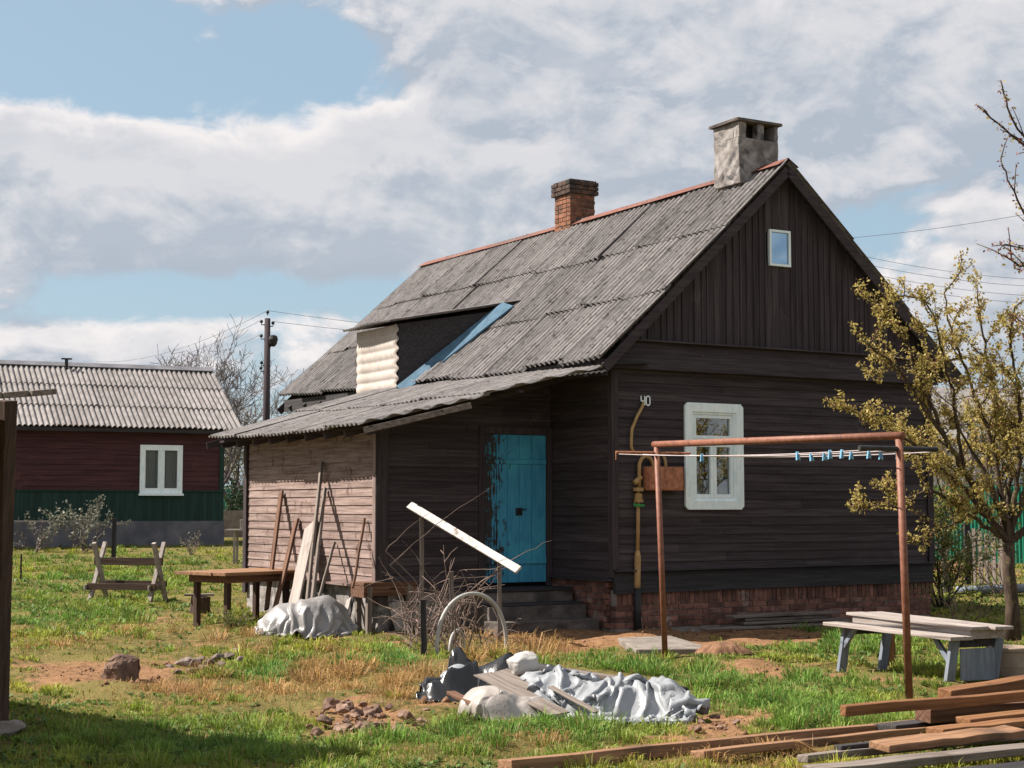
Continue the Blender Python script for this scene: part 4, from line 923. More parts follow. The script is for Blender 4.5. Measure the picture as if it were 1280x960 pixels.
for i, t in near_x:
    p = on_line(i, t)
    if proto is None: proto = o = peg_mesh().build('clothes_peg', M['peg'])
    else: o = proto.copy(); COL.objects.link(o)
    o.location = p; o.scale = (1.2,1.1,.9); o.rotation_euler = (random.uniform(-.1,.1), random.uniform(-.2,.2), math.atan2(dirc.y,dirc.x)+random.uniform(-.3,.3))
    tag(o, 'lone blue clothes peg hanging near the middle of the line, left of the others' if t == .40 else 'blue clothes peg in the bunch hanging near the right post of the clothes line', 'clothes peg', PG)

# ------------------------------------------------------------------ LOW TABLE, POT
pl, prr = G(1068,832), G(1203,853); dd = (prr-pl); ang = math.atan2(dd.y, dd.x); Lq = dd.length
lt_ = thing('low_table', 'long low weathered table with a seat board along its side and blue grey legs', 'table', (pl.x,pl.y,0), ang)
hgt = .42
mb = MB(); mb.beam((-.20,-.12,hgt),(Lq+.16,-.12,hgt-.005),.24,.035,seg=4,wob=.004); mb.build('seat_board', M['palex'], lt_, bevel=.005)
for k in range(2):
    mb = MB(); mb.beam((-.10+random.uniform(-.03,.03),.10+k*.21,hgt+.095),(Lq+.18+random.uniform(-.05,.05),.10+k*.21,hgt+.088+random.uniform(-.01,.01)),.2,.03,seg=4,wob=.004); mb.build('top_board', M['palex'], lt_, bevel=.004)
mb = MB(); mb.box(-.05,Lq+.10,.02,.045,hgt+.0,hgt+.075); mb.box(-.05,Lq+.10,.38,.405,hgt+.0,hgt+.075); mb.box(Lq+.07,Lq+.099,.046,.379,hgt-.02,hgt+.07); mb.build('apron', M['palex'], lt_, bevel=.003)
for x in (0, Lq):
    for y in (-.14, .36):
        mb = MB(); mb.beam((x-.03,y,-.06),(x+.03,y+.04,hgt-.02),.09,.05,up=(1,0,0)); mb.build('leg', M['bluegrey'], lt_, bevel=.004)
    mb = MB(); mb.beam((x+(.22 if x == 0 else -.22),-.13,hgt-.02),(x+.0,-.13,hgt-.24),.035,.05); mb.build('brace', M['bluegrey'], lt_, bevel=.003)
    mb = MB(); mb.box(x-.03,x+.03,-.10,.35,hgt-.10,hgt-.02); mb.build('bearer', M['blackx'], lt_)
mb = MB(); mb.box(Lq+.035,Lq+.05,-.05,.33,.02,hgt-.11); mb.build('end_panel', M['bluegrey'], lt_)
p = G(1113,826); plank('wooden_stub', 'short ochre wooden stub standing under the low table', 'post', p-Vector((0,0,.05)), p+Vector((0,0,.36)), .09, .09, M['orangex'], up=(1,0,0))
p = G(1268,848)+Vector((0,.16,0)); mb = MB(); mb.lathe([(.135,0),(.15,.012),(.172,.10),(.178,.106),(.176,.112),(.19,.24),(.205,.245),(.208,.275),(.203,.285),(.185,.285),(.175,.24),(.14,.05)], 40); o = mb.build('flower_pot', M['pot'], None, smooth=False, bevel=.003); o.location = (p.x,p.y,.0); tag(o, 'large cream round pot beside the low table and the plank pile', 'pot')

# ------------------------------------------------------------------ PLANK PILE, lower right
PD = Vector((math.cos(R(30)), math.sin(R(30)), 0)); PGp = 'planks piled on the grass'
def pile(px, py, z, L, w, t, mat, label, ang=30, dz=0, rnd=False, tilt=0):
    ang += random.uniform(-1.5,1.5); tilt = random.uniform(-.12,.12); t *= random.uniform(.85,1.15)
    p = G(px, py, z); d = Vector((math.cos(R(ang)), math.sin(R(ang)), 0)); sd = Vector((-d.y, d.x, 0))
    p0 = p+sd*(w/2); p1 = p0+d*L+Vector((0,0,dz)); p0.z -= t/2; p1.z -= t/2
    return plank('plank', label, 'plank', p0, p1, w, t, mat, PGp, up=Vector((sd.x*tilt,sd.y*tilt,1)), bevel=.007, seg=8, wob=.005)
pile(640,952,.075,4.1,.17,.075,M['tanx'],'longest plank lying on the grass, farthest to the left of the pile',31)
pile(880,940,.07,3.2,.14,.05,M['tanx'],'brown plank on the ground just in front of the longest plank',31)
pile(1057,882,.30,3.2,.055,.075,M['orangex'],'thin reddish batten lying across the top of the pile',30)
pile(1188,862,.26,2.4,.12,.12,M['orangex'],'thick orange beam at the back of the pile near the cream pot',36,dz=.06)
pile(1163,886,.21,2.6,.16,.11,M['brownx'],'thick square beam with a dark cut end under the thin batten',29)
pile(1052,932,.125,2.6,.07,.04,M['blackx'],'dark narrow batten lying in the gap in the middle of the pile',30)
pile(1212,898,.18,1.6,.13,.05,M['orangex'],'short orange offcut right of the thick square beam',31)
pile(1178,912,.16,1.8,.15,.045,M['orangex'],'light orange offcut lying under the short one',31)
pile(1010,945,.09,3.2,.10,.05,M['greyx'],'pale grey plank running through the middle of the pile',31)
pile(1030,962,.10,3.0,.20,.05,M['greyx'],'broad pinkish grey plank at the front of the pile',31)
pile(1112,930,.155,1.25,.19,.045,M['tanx'],'orange slab with a rounded end lying on the broad grey plank',32)
pile(1150,975,.13,2.6,.16,.06,M['blackx'],'dark plank at the very front corner of the pile',31)
pile(1200,985,.10,2.6,.14,.05,M['brownx'],'brown plank half hidden in front of the dark corner plank',31)
pile(1120,908,.09,3.0,.22,.05,M['blackx'],'wide dark plank deep under the thick square beam',31)

# ------------------------------------------------------------------ RUBBISH HEAP
p = G(765,905)
cloth('silver_tarp', M['tarp'], (p.x-.02,p.y+.55,0), 100, 78, .0225, bumps([(-.36,.12,.42,.36,.31),(-.05,.0,.4,.34,.23),(.46,.10,.24,.26,.23),(.60,-.02,.2,.2,.15),(.2,.1,.4,.36,.2),(-.5,-.1,.3,.3,.15)]), .70, 3, rz_=R(-14), steps=110, label='crumpled silver grey tarpaulin spread over a heap on the grass', cat='tarpaulin', amp=.05, corner=.16, bend=.08, crease=.08)
p = G(632,905); crumpled('plastic_sheet', M['film'], (p.x,p.y+.30,0), .36, .30, bumps([(-.08,.02,.30,.26,.24),(.16,.0,.22,.2,.17)]), 31, rz_=.2, a1=.035, a2=.02, sp1=.15, sp2=.07, ang=.4, label='milky clear plastic sheet bunched over the front of the rubbish heap', cat='plastic sheet')
p = G(556,880); crumpled('black_film', M['blackfilm'], (p.x,p.y+.3,0), .25, .3, bumps([(-.05,0,.2,.2,.13),(.12,.1,.14,.14,.2)]), 41, a1=.16, a2=.08, sp1=.11, sp2=.055, ragged=.35, label='torn black plastic film at the end of the rubbish heap beside the straw', cat='plastic film')
p = G(612,858); crumpled('black_film', M['blackfilm'], (p.x,p.y+.25,0), .44, .24, bumps([(-.2,0,.25,.2,.2),(.2,.0,.25,.2,.22)]), 47, a1=.14, a2=.07, sp1=.12, ragged=.3, label='black plastic film bunched behind the grey sheet pieces', cat='plastic film')
p = G(575,862); cloth('white_rag', M['tarp'], (p.x-.02,p.y+.2,0), 34, 30, .016, bumps([(0,0,.16,.13,.2)]), .66, 53, label='small crumpled pale rag on the black film', cat='rag', corner=.2)
p = D(655,829,13.05); sack('white_sack', M['plastic'], (p.x,p.y,p.z), .125, .11, .085, 3.3, 'stuffed white sack standing on top of the rubbish heap', 'sack')
def sheet(p0, p1, w, mat, label, up):
    plank('sheet_piece', label, 'sheet', p0, p1, w, .012, mat, 'grey sheet pieces on the rubbish heap', up=up, bevel=.002, wob=.003)
sheet(D(604,842,12.95), D(700,893,12.0), .17, M['greyx'], 'long grey flat sheet piece slanting across the rubbish heap', (.2,-.5,1))
sheet(D(622,840,13.1), D(684,864,12.6), .2, M['greyx'], 'grey flat sheet piece lying at the back of the rubbish heap', (.1,-.4,1))
sheet(D(688,858,12.5), D(745,890,12.0), .05, M['greyx'], 'narrow grey strip lying on the silver tarpaulin', (.1,-.4,1))
plank('wooden_batten', 'short brown batten sticking out left under the plastic sheet', 'batten', D(563,866,12.6), D(592,880,12.2), .07, .03, M['brownx'])
plank('dark_log', 'dark weathered log lying behind the silver tarpaulin', 'log', G(668,835,.07), G(855,866,.07), .12, .1, M['blackx'], rnd=True, seg=10, wob=.012)
plank('wooden_batten', 'pale split batten at the back of the rubbish heap', 'batten', G(700,838,.2), G(780,850,.16), .08, .04, M['greyx'])

# ------------------------------------------------------------------ STONES, RUBBLE
def rock(c, s, mat, name, label, cat, group=None, sq=.65, n=16, seed=0):
    rnd = random.Random(seed); bm = bmesh.new()
    for _ in range(n):
        v = Vector((rnd.gauss(0,1), rnd.gauss(0,1), rnd.gauss(0,1))).normalized(); bm.verts.new((v.x*s*rnd.uniform(.75,1.1), v.y*s*rnd.uniform(.75,1.1), v.z*s*sq*rnd.uniform(.8,1.1)))
    bmesh.ops.convex_hull(bm, input=bm.verts)
    for v in [v for v in bm.verts if not v.link_faces]: bm.verts.remove(v)
    bmesh.ops.bevel(bm, geom=list(bm.edges), offset=s*.07, segments=1, affect='EDGES'); bmesh.ops.triangulate(bm, faces=bm.faces[:])
    bmesh.ops.subdivide_edges(bm, edges=[e for e in bm.edges if e.calc_length() > s*.3], cuts=2, use_grid_fill=True); bm.normal_update()
    for v in bm.verts:
        q = v.co/s*2.2+Vector((seed, 0, 0)); v.co += v.normal*s*(.10*mnoise.noise(q)+.05*mnoise.noise(q*3.1))
    me = bpy.data.meshes.new(name); bm.to_mesh(me); bm.free()
    o = link(name, me, mat, None); o.location = (c[0], c[1], c[2]+s*sq*.45); o.rotation_euler = (rnd.uniform(-.3,.3), rnd.uniform(-.3,.3), rnd.uniform(0,6.28)); return tag(o, label, cat, group)
p = G(145,853); rock((p.x,p.y+.12,-.03), .25, M['boulder'], 'boulder', 'single large brown boulder on bare soil at the left of the yard', 'stone', sq=.8, n=26, seed=3)
for i, (px, py, s) in enumerate(((212,838,.07),(228,834,.10),(243,832,.09),(254,838,.08),(240,842,.07),(262,830,.07),(272,824,.09),(286,822,.08),(294,818,.09),(277,832,.06),(222,843,.06),(300,826,.06),(265,841,.05),(235,826,.06),(250,826,.07))):
    p = G(px,py); rock((p.x,p.y,0), s*.95, M['stone'], 'rubble_stone', 'small grey stone in the loose heap right of the large boulder', 'stone', 'loose stones near the boulder', seed=10+i)
for i in range(58):
    px, py = random.gauss(452,34), random.uniform(880,918); s = random.choice((random.uniform(.02,.045), random.uniform(.03,.08)))
    if i < 3: px, py, s = ((404,905,.085),(470,893,.09),(428,890,.08))[i]
    p = G(px,py); rock((p.x,p.y,0), s, M['rubble'], 'brick_fragment', 'broken brick fragment in the rubble patch beside the straw in the foreground', 'rubble', 'brick fragments by the straw', n=11, seed=40+i)
for i, (px, py, s) in enumerate(((880,905,.06),(893,898,.05),(905,912,.06),(872,914,.05),(920,905,.05))):
    p = G(px,py); rock((p.x,p.y,0), s, M['rubble'], 'brick_fragment', 'broken brick fragment on bare soil at the right end of the tarpaulin', 'rubble', 'fragments by the tarpaulin', n=11, seed=90+i)
p = G(12,918); rock((p.x-.05,p.y,0), .2, M['concrete'], 'pale_stone', 'flat pale stone at the foot of the shelter post', 'stone', sq=.35, n=20, seed=120)
p = G(908,820)+Vector((0,.25,0)); lump('earth_mound', M['earth'], (p.x,p.y,-.01), .32, .26, .13, 31.5, folds=.012, freq=5, n=(20,90), label='small mound of orange earth at the edge of the house shadow', cat='mound', power=.9)
# paving slab and the grey planks by the plinth
q = [G(772,803),G(795,818),G(893,817),G(838,800)]; mb = MB(); mb.hexa([Vector((v.x,v.y,-.05)) for v in q]+[Vector((v.x,v.y,.055)) for v in q]); o = mb.build('paving_slab', M['concrete'], None, bevel=.01); tag(o, 'flat pale concrete slab on the ground by the left clothes line post', 'slab')
PK = 'grey planks stacked by the plinth'
for i, (x0, x1, y, z, l) in enumerate(((1.5,3.3,-.36,.03,'lowest'),(1.7,3.5,-.42,.075,'second'),(1.75,3.25,-.38,.12,'third'),(1.55,3.45,-.40,.165,'topmost'))):
    plank('stacked_plank', l+' grey plank in the shaded stack by the brick plinth', 'plank', to_world((x0,y,z)), to_world((x1,y+.05,z)), .2, .035, M['greyx'], PK)
p0, p1 = to_world((1.0,-.55,.03)), to_world((3.9,-.72,.03)); plank('stacked_plank', 'grey plank lying flat on the ground in front of the shaded stack', 'plank', p0, p1, .15, .03, M['greyx'], PK)

# ------------------------------------------------------------------ TREES AND SHRUBS
def grow(mb, tips, rng, p, d, L, r, depth, maxd, spread=.6, up=.25, kids=(2,4), nseg=5, minr=.0035, gnarl=.18, ratio=(.55,.8)):
    pts = [Vector(p)]; rad = [r]; dirs = []; d = Vector(d).normalized()
    for i in range(nseg):
        d = (d+Vector((rng.gauss(0,gnarl), rng.gauss(0,gnarl), rng.gauss(0,gnarl)+up*.12))).normalized()
        pts.append(pts[-1]+d*L/nseg); rad.append(max(minr, r*(1-.45*(i+1)/nseg))); dirs.append(d.copy())
    mb.tube(pts, rad, 10 if r > .04 else (6 if r > .012 else 4), cap=depth == 0)
    if depth >= maxd-1:
        for q, dd_ in zip(pts[1:], dirs): tips.append((q, dd_, depth))
    if depth < maxd:
        for k in range(rng.randint(*kids)):
            i = rng.randint(2, nseg) if depth > 0 else rng.randint(3, nseg)
            if k == 0: i = nseg
            ax = Vector((rng.gauss(0,1), rng.gauss(0,1), rng.gauss(0,.7)+up)).normalized()
            nd = (dirs[i-1]*(1-spread)+ax*spread).normalized()
            grow(mb, tips, rng, pts[i], nd, L*rng.uniform(*ratio), max(minr, rad[i]*rng.uniform(.6,.8)), depth+1, maxd, spread, up, kids, nseg, minr, gnarl, ratio)
def leaves(tips, n, size, spread, mat, parent, name='foliage', c1=(1,1,1), seed=1, flat=.5, sizes=(.6,1.3)):
    rg = np.random.default_rng(seed); T = np.array([tuple(t[0]) for t in tips]); idx = rg.integers(0, len(T), n)
    C = T[idx]+rg.normal(0, spread, (n,3)); a = rg.normal(0,1,(n,3)); a /= np.linalg.norm(a,axis=1)[:,None]
    b = np.cross(a, rg.normal(0,1,(n,3))); b /= np.linalg.norm(b,axis=1)[:,None]
    s = size*rg.uniform(*sizes, n)[:,None]; nrm_ = np.cross(a,b)
    V = np.stack([C-a*s*.5, C+b*s*.28+nrm_*s*.08, C+a*s*.5, C-b*s*.28+nrm_*s*.08], 1).reshape(-1,3)
    Q = np.arange(n*4).reshape(n,4)
    return fast_mesh(name, V, Q, np.zeros((0,3),int), mat, parent)
M['leaf_olive'] = leafmat('olive_leaf', (.33,.28,.06), (.66,.51,.18), .42)
M['leaf_green'] = leafmat('green_leaf', (.12,.17,.03), (.20,.22,.05), .35)
M['leaf_red'] = leafmat('red_bud', (.22,.07,.06), (.34,.15,.11), .3)
M['leaf_grey'] = leafmat('grey_leaf', (.15,.16,.12), (.28,.28,.22), .3)
M['leaf_dark'] = leafmat('dark_leaf', (.018,.045,.018), (.04,.08,.025), .3)
M['blossom'] = leafmat('pale_blossom', (.30,.30,.22), (.50,.48,.38), .3)

rng = random.Random(5)
tp = G(1266,800); fr_ = thing('fruit_tree', 'spreading fruit tree in olive bud with a forked mossy trunk, beside the pot', 'tree', (tp.x,tp.y,0))
mb = MB(); tips = []
fork = Vector((-.02,0,1.18)); mb.tube([(0,0,-.1),(.01,.02,.4),(-.03,0,.85),fork], [.115,.085,.075,.075], 12)
limbs = [(Vector((.12,.1,1)),1.2,.045),(Vector((.8,-.1,.8)),1.3,.05),(Vector((-.2,.6,.9)),1.1,.035)]
for d, L, r in limbs: grow(mb, tips, rng, fork, d, L, r, 1, 4, spread=.55, up=.35, kids=(3,4), nseg=5, gnarl=.16, ratio=(.5,.78))
def limb(pxs, Ys, r0, start=fork, step=.13, tw=(.2,.42)):
    pts = [Vector(start)]+[D(x, y, Y)-tp for (x, y), Y in zip(pxs, Ys)]; dn = []
    for a, b in zip(pts, pts[1:]):
        n_ = max(2, int((b-a).length/.1))
        for k in range(n_): dn.append(a.lerp(b, k/n_)+Vector((rng.gauss(0,.012), rng.gauss(0,.012), rng.gauss(0,.012))))
    dn.append(pts[-1]); r0 *= .72; m_ = len(dn); mb.tube(dn, [r0*(1-.85*i/m_)+.004 for i in range(m_)], 8)
    acc_ = 0
    for i in range(1, m_):
        L_i = (dn[i]-dn[i-1]).length; acc_ += L_i
        if i/m_ > .25: tips.append((dn[i], None, 0))
        if acc_ > step and i/m_ > .22:
            acc_ = 0; d = (dn[i]-dn[i-1]).normalized()*.5+Vector((rng.gauss(0,.6), rng.gauss(0,.6), rng.gauss(.25,.5)))
            grow(mb, tips, rng, dn[i], d, rng.uniform(*tw), .011, 3, 4, spread=.5, up=.3, kids=(2,4), nseg=4, minr=.003, gnarl=.15, ratio=(.5,.8))
    return dn
A_ = limb([(1222,622),(1190,560),(1150,500),(1112,450),(1076,424)], [19.6,19.3,19.1,19.0,18.9], .06)
limb([(1205,610),(1158,568),(1108,530),(1066,512)], [19.4,19.1,18.9,18.8], .045)
limb([(1208,640),(1160,612),(1120,630),(1074,632)], [19.3,19.1,19.0,19.0], .035)
limb([(1150,470),(1128,418),(1100,382)], [19.0,18.9,18.9], .03, start=A_[len(A_)//2])
limb([(1190,490),(1176,430),(1162,385),(1150,372)], [19.1,19.0,18.9,18.9], .03, start=A_[len(A_)//3])
limb([(1242,560),(1210,470),(1188,410),(1180,366)], [19.7,19.6,19.5,19.5], .045)
limb([(1262,590),(1240,480),(1228,420),(1222,374)], [19.9,19.9,19.9,19.9], .045)
limb([(1272,600),(1275,500),(1262,430),(1268,385)], [19.6,19.5,19.4,19.4], .045)
limb([(1285,600),(1305,520),(1300,440)], [19.6,19.4,19.2], .045)
limb([(1225,640),(1180,660),(1150,650)], [19.3,19.0,18.9], .025)
mb.build('trunk', M['bark'], fr_, smooth=True)
leaves(tips, 22000, .046, .030, M['leaf_olive'], fr_, 'crown', seed=2); leaves(tips, 5000, .028, .03, M['leaf_red'], fr_, 'foliage', seed=3)
# leafy shrub in front of the house corner
sp = D(1176,700,26.0); sp.z = gzf(sp.x, 26.0); sb = thing('garden_shrub', 'leafy shrub with yellow green leaves just past the house corner', 'shrub', (sp.x,sp.y,0))
mb = MB(); tips = []
for k in range(11):
    a = rng.uniform(0,6.28); d = Vector((math.cos(a)*.55-.12, math.sin(a)*.45-.05, 1)); grow(mb, tips, rng, (math.cos(a)*.08, math.sin(a)*.08, -.03), d, rng.uniform(.8,1.25), .02, 1, 3, spread=.5, up=.4, kids=(3,5), nseg=6, gnarl=.14, ratio=(.4,.65))
mb.build('stem', M['bark'], sb, smooth=True); tips = [t for t in tips if t[0].z > .35]
leaves(tips, 4000, .04, .04, M['leaf_olive'], sb, 'foliage', seed=5); leaves(tips, 5000, .045, .045, M['leaf_green'], sb, 'foliage', seed=6)
# near branches at the top right, from a tree standing outside the frame
bt_ = G(1530, 960); bt_ = Vector((5.75, 12.3, 0)); nb = thing('budding_tree', 'tree in red bud whose bare branches reach in at the top right corner', 'tree', bt_)
mb = MB(); tips = []
mb.tube([(0,0,-.1),(.02,0,.9),(-.05,.05,1.9),(0,0,3.0),(.1,0,4.2),(.05,.1,5.2)], [.13,.11,.095,.08,.055,.03], 12)
def sprig(base, pxs, r0, Ys, nsub=6, seed=0):
    rg = random.Random(seed); pts = [Vector(base)]+[D(x, y, Y)-bt_ for (x, y), Y in zip(pxs, Ys)]
    dense = []
    for a, b in zip(pts, pts[1:]):
        for k in range(5): dense.append(a.lerp(b, k/5)+Vector((rg.gauss(0,.004), rg.gauss(0,.004), rg.gauss(0,.004))))
    dense.append(pts[-1]); n_ = len(dense); mb.tube(dense, [r0*(1-.8*i/n_)+.003 for i in range(n_)], 6)
    for i in range(4, n_):
        tips.append((dense[i], None, 0)); tips.append((dense[i]+Vector((rg.gauss(0,.02),0,rg.gauss(0,.02))), None, 0))
        if rg.random() < .35:
            d = (dense[i]-dense[i-1]).normalized()+Vector((rg.gauss(0,.5), rg.gauss(0,.5), rg.gauss(0,.5))); L = rg.uniform(.08,.3); e = dense[i]+d.normalized()*L; mb.tube([dense[i], dense[i].lerp(e,.5)+Vector((0,0,.01)), e], [.005,.004,.003], 4)
            for t in (.3,.6,1): tips.append((dense[i].lerp(e,t), None, 0))
sprig((0,0,3.2), [(1310,205),(1265,170),(1222,132)], .010, [12.3,12.2,12.1], seed=1)
sprig((.05,0,4.0), [(1330,260),(1290,190),(1262,140),(1251,101)], .010, [12.2,12.1,12.0,12.0], seed=2)
sprig((0,0,2.9), [(1330,330),(1285,280),(1268,240),(1251,199)], .009, [12.1,12.0,11.9,11.9], seed=3)
sprig((0,0,2.6), [(1340,360),(1285,336),(1270,330),(1254,318)], .008, [12.1,12.0,11.9,11.9], seed=4)
sprig((0,0,2.5), [(1330,345),(1290,312),(1256,305)], .006, [12.3,12.2,12.1], seed=5)
sprig((0,0,1.9), [(1335,450),(1290,410),(1262,392)], .007, [12.3,12.2,12.1], seed=6)
for k in range(7):
    a = rng.uniform(-1.2,1.2); grow(mb, tips, rng, (0,0,2.0+k*.45), Vector((math.cos(a)+.4, math.sin(a), .9)), 1.2, .035, 2, 4, nseg=5)
mb.build('trunk', M['bark'], nb, smooth=True); leaves(tips, 1500, .026, .014, M['leaf_red'], nb, 'foliage', seed=8); leaves(tips, 500, .03, .02, M['leaf_olive'], nb, 'foliage', seed=9)
# bare tree behind the neighbour house, and others far off
def far_tree(px, pyb, Y, hgt, label, seed, leaf=None, nleaf=0, name='bare_tree', mat='greytwig', lsize=.12, lspread=.1, kids=(3,5), maxd=4, wide=.5, r=.11, minr=.012, lean_=0):
    rg = random.Random(seed); P0 = D(px, pyb, Y); g = gzf(P0.x, Y); t = thing(name, label, 'tree', (P0.x, Y, g)); mb = MB(); tips = []
    mb.tube([(0,0,-.2),(.02,0,hgt*.15),(lean_*.3,0,hgt*.3)], [r*1.2,r,r*.9], 8)
    for k in range(5):
        a = k*1.256+rg.uniform(-.3,.3); grow(mb, tips, rg, (lean_*.3,0,hgt*(.2+.1*(k>1))), Vector((math.cos(a)*wide+lean_, math.sin(a)*wide, 1)), hgt*rg.uniform(.34,.46), r*.6, 1, maxd, spread=.5, up=.35, kids=kids, nseg=5, minr=minr, gnarl=.15, ratio=(.5,.75))
    mb.build('trunk', M[mat], t)
    if leaf: leaves(tips, nleaf, lsize, lspread, M[leaf], t, 'crown', seed=seed)
    return t
far_tree(272,520,60,6.3,'bare leafless tree rising behind the neighbour house roof',21,maxd=5,minr=.008)
far_tree(305,540,66,5.2,'smaller bare tree between the neighbour house and the utility pole',23,maxd=5,minr=.008)
far_tree(288,620,62,4.0,'pale blossoming bush tree in the gap between the two houses',25,leaf='blossom',nleaf=2600,name='blossom_tree',lsize=.13,lspread=.16,wide=.9)
far_tree(1205,600,40,4.5,'pale blossoming tree behind the fruit tree near the green fence',27,leaf='blossom',nleaf=3500,name='blossom_tree',lsize=.09,lspread=.12,wide=.9)
far_tree(1180,690,29,2.3,'bushy green young tree in front of the green fence',29,leaf='leaf_green',nleaf=3000,name='young_tree',lsize=.07,lspread=.1,wide=.9,r=.05,minr=.006)
def bush(px, py, h, w, label, leaf, n, seed, lsize=.05, stems=9, name='shrub', terr=True, mat='twig', lspread=.04):
    rg = random.Random(seed); P0 = GT(px, py); t = thing(name, label, 'shrub', (P0.x,P0.y,P0.z)); mb = MB(); tips = []
    for k in range(stems):
        a = rg.uniform(0,6.28); grow(mb, tips, rg, (rg.gauss(0,w*.1),rg.gauss(0,w*.1),-.03), Vector((math.cos(a)*w/h, math.sin(a)*w/h, 1)), h*rg.uniform(.6,1), .008+.004*h, 2, 3, spread=.45, up=.3, kids=(2,4), nseg=4, minr=.003)
    mb.build('stem', M[mat], t); leaves(tips, n, lsize, lspread, M[leaf], t, 'foliage', seed=seed); return t
bush(103,690,1.0,.7,'grey leaved bush in front of the neighbour house plinth','leaf_grey',900,31,.09)
bush(44,690,.8,.5,'smaller sparse grey bush left of the other by the neighbour house','leaf_grey',300,33,.08)
bush(238,694,.45,.3,'tiny dry shrub before the neighbour house corner','leaf_grey',120,37,.06)
bush(1205,790,.7,.6,'small half bare shrub behind the low table','leaf_green',350,39,.05)
bush(1255,745,1.0,.6,'leafy bush at the foot of the slatted fence','leaf_green',260,41,.05)
bush(296,790,.26,.22,'bright green weed clump beside the garden table legs','leaf_green',420,43,.05,stems=14,name='weed_clump')

# dry bramble
bp = G(560,815); br = thing('dry_bramble', 'tangled dry bramble canes growing around the handrail posts', 'bramble', (bp.x,bp.y,0))
mb = MB(); rg = random.Random(3)
def cane(p, d, L, r, n=12, droop=.10, g=.16):
    pts = [Vector(p)]; d = Vector(d).normalized()
    for i in range(n):
        d = (d+Vector((rg.gauss(0,g), rg.gauss(0,g), rg.gauss(0,g)-droop*i/n))).normalized(); pts.append(pts[-1]+d*L/n)
        if pts[-1].z < .0: pts[-1].z = .0
    mb.tube(pts, [r*(1-.7*i/n)+.0012 for i in range(n+1)], 5); return pts
for k in range(34):
    bx_ = rg.choice((-.45,-.35,-.3,.0,.05,.15,.45)); y_ = rg.uniform(-.2,2.2); a = rg.uniform(0,6.28)
    pts = cane((bx_+rg.gauss(0,.1), y_, -.02), (math.cos(a)*.45, math.sin(a)*.35, 1), rg.uniform(.6,1.5), rg.uniform(.005,.010))
    for q in range(4):
        i = rg.randint(3,11); cane(pts[i], (rg.gauss(0,1),rg.gauss(0,1),rg.gauss(0,.6)), rg.uniform(.15,.5), .004, 6)
for k in range(34):
    a = rg.uniform(0,6.28); cane((rg.uniform(-.5,.75), rg.uniform(0,2.0), -.02), (math.cos(a), math.sin(a)*.6, rg.uniform(.2,1.1)), rg.uniform(.3,.8), .004, 7, .25)
for (x0,y0,x1,y1,Y) in ((488,706,618,607,19.3),(482,690,540,640,19.4),(603,727,689,677,19.8),(600,735,650,702,19.7)):
    p, q = D(x0,y0,Y)-bp, D(x1,y1,Y-.1)-bp; p.z += 0; pts = [p.lerp(q,t)+Vector((0,0,.06*math.sin(math.pi*t)))+Vector((rg.gauss(0,.008),0,rg.gauss(0,.008))) for t in np.linspace(0,1,10)]
    base = Vector((rg.uniform(-.2,.1), Y-bp.y, 0)); pts = [base, base.lerp(pts[0],.6)+Vector((0,0,.1))]+pts; mb.tube(pts, [.008-.0006*i for i in range(len(pts))], 5)
mb.build('cane', M['twig'], br)

# ------------------------------------------------------------------ UTILITY POLE AND WIRES
UP = D(332.5, 560, 52); ug = gzf(UP.x, 52); utop = D(332.5, 398, 52).z
up_ = thing('utility_pole', 'concrete utility pole with insulators and a street lamp behind the lean-to', 'utility pole', (UP.x,52,ug))
mb = MB(); mb.tube([(0,0,-.2),(0,0,utop-ug)], [.15,.095], 10); mb.build('pole', M['darkz'], up_, smooth=True)
for (dx, dz) in ((-.2,-.15),(.18,-.2),(-.2,-.62),(.0,.16),(-.18,-1.5),(-.2,-1.68)):
    mb = MB(); h = utop-ug+dz; mb.tube([(0,0,h-.06),(dx,0,h-.06),(dx,0,h)], .018, 6); mb.lathe([(.03,0),(.055,.02),(.055,.06),(.03,.10)], 10, (dx,0,h)); mb.build('insulator', M['black_metal'], up_)
mb = MB(); h = utop-ug-.75; mb.tube([(0,0,h-.35),(.08,0,h-.2),(.2,-.05,h)], .03, 6); mb.lathe([(.06,-.18),(.12,-.1),(.16,.05),(.13,.16),(.05,.2)], 12, (.2,-.05,h)); mb.build('street_lamp', M['black_metal'], up_)
def wire(p, q, sag, label, r=.007):
    p, q = Vector(p), Vector(q); mb = MB(); pts = [p.lerp(q, t/30)-p-Vector((0,0,sag*4*(t/30)*(1-t/30))) for t in range(31)]
    mb.tube(pts, r, 5); o = mb.build('overhead_wire', M['cable'], None); o.location = p; tag(o, label, 'wire', 'overhead wires')
P_ = lambda dx, dz: (UP.x+dx, 52, utop+dz)
wire(P_(0,.26), D(1000,415,54), .5, 'overhead wire from the pole top running right behind the house, upper one')
wire(P_(.18,-.1), D(1000,420,54), .45, 'overhead wire from the pole running right behind the house, lower one')
for i, dz in enumerate((.26,-.05,-.52)):
    wire(P_(-.2 if i else 0, dz), D(120,452+10*i,80), .5, ('highest','middle','lowest')[i]+' of the faint wires sloping down left from the pole')
wire(D(290,520,53), D(480,472,49), .25, 'service wire sagging from beside the pole to the main roof edge')
for i, (a, b) in enumerate(((308,341),(318,349),(328,362),(338,371))):
    wire(D(1020,a-2,50), D(1400,b+10,50), .35, ('topmost','second','third','lowest')[i]+' of four parallel wires crossing the sky right of the gable')
wire(D(980,303,45), D(1400,244,40), .2, 'single wire rising to the right above the four parallel wires')

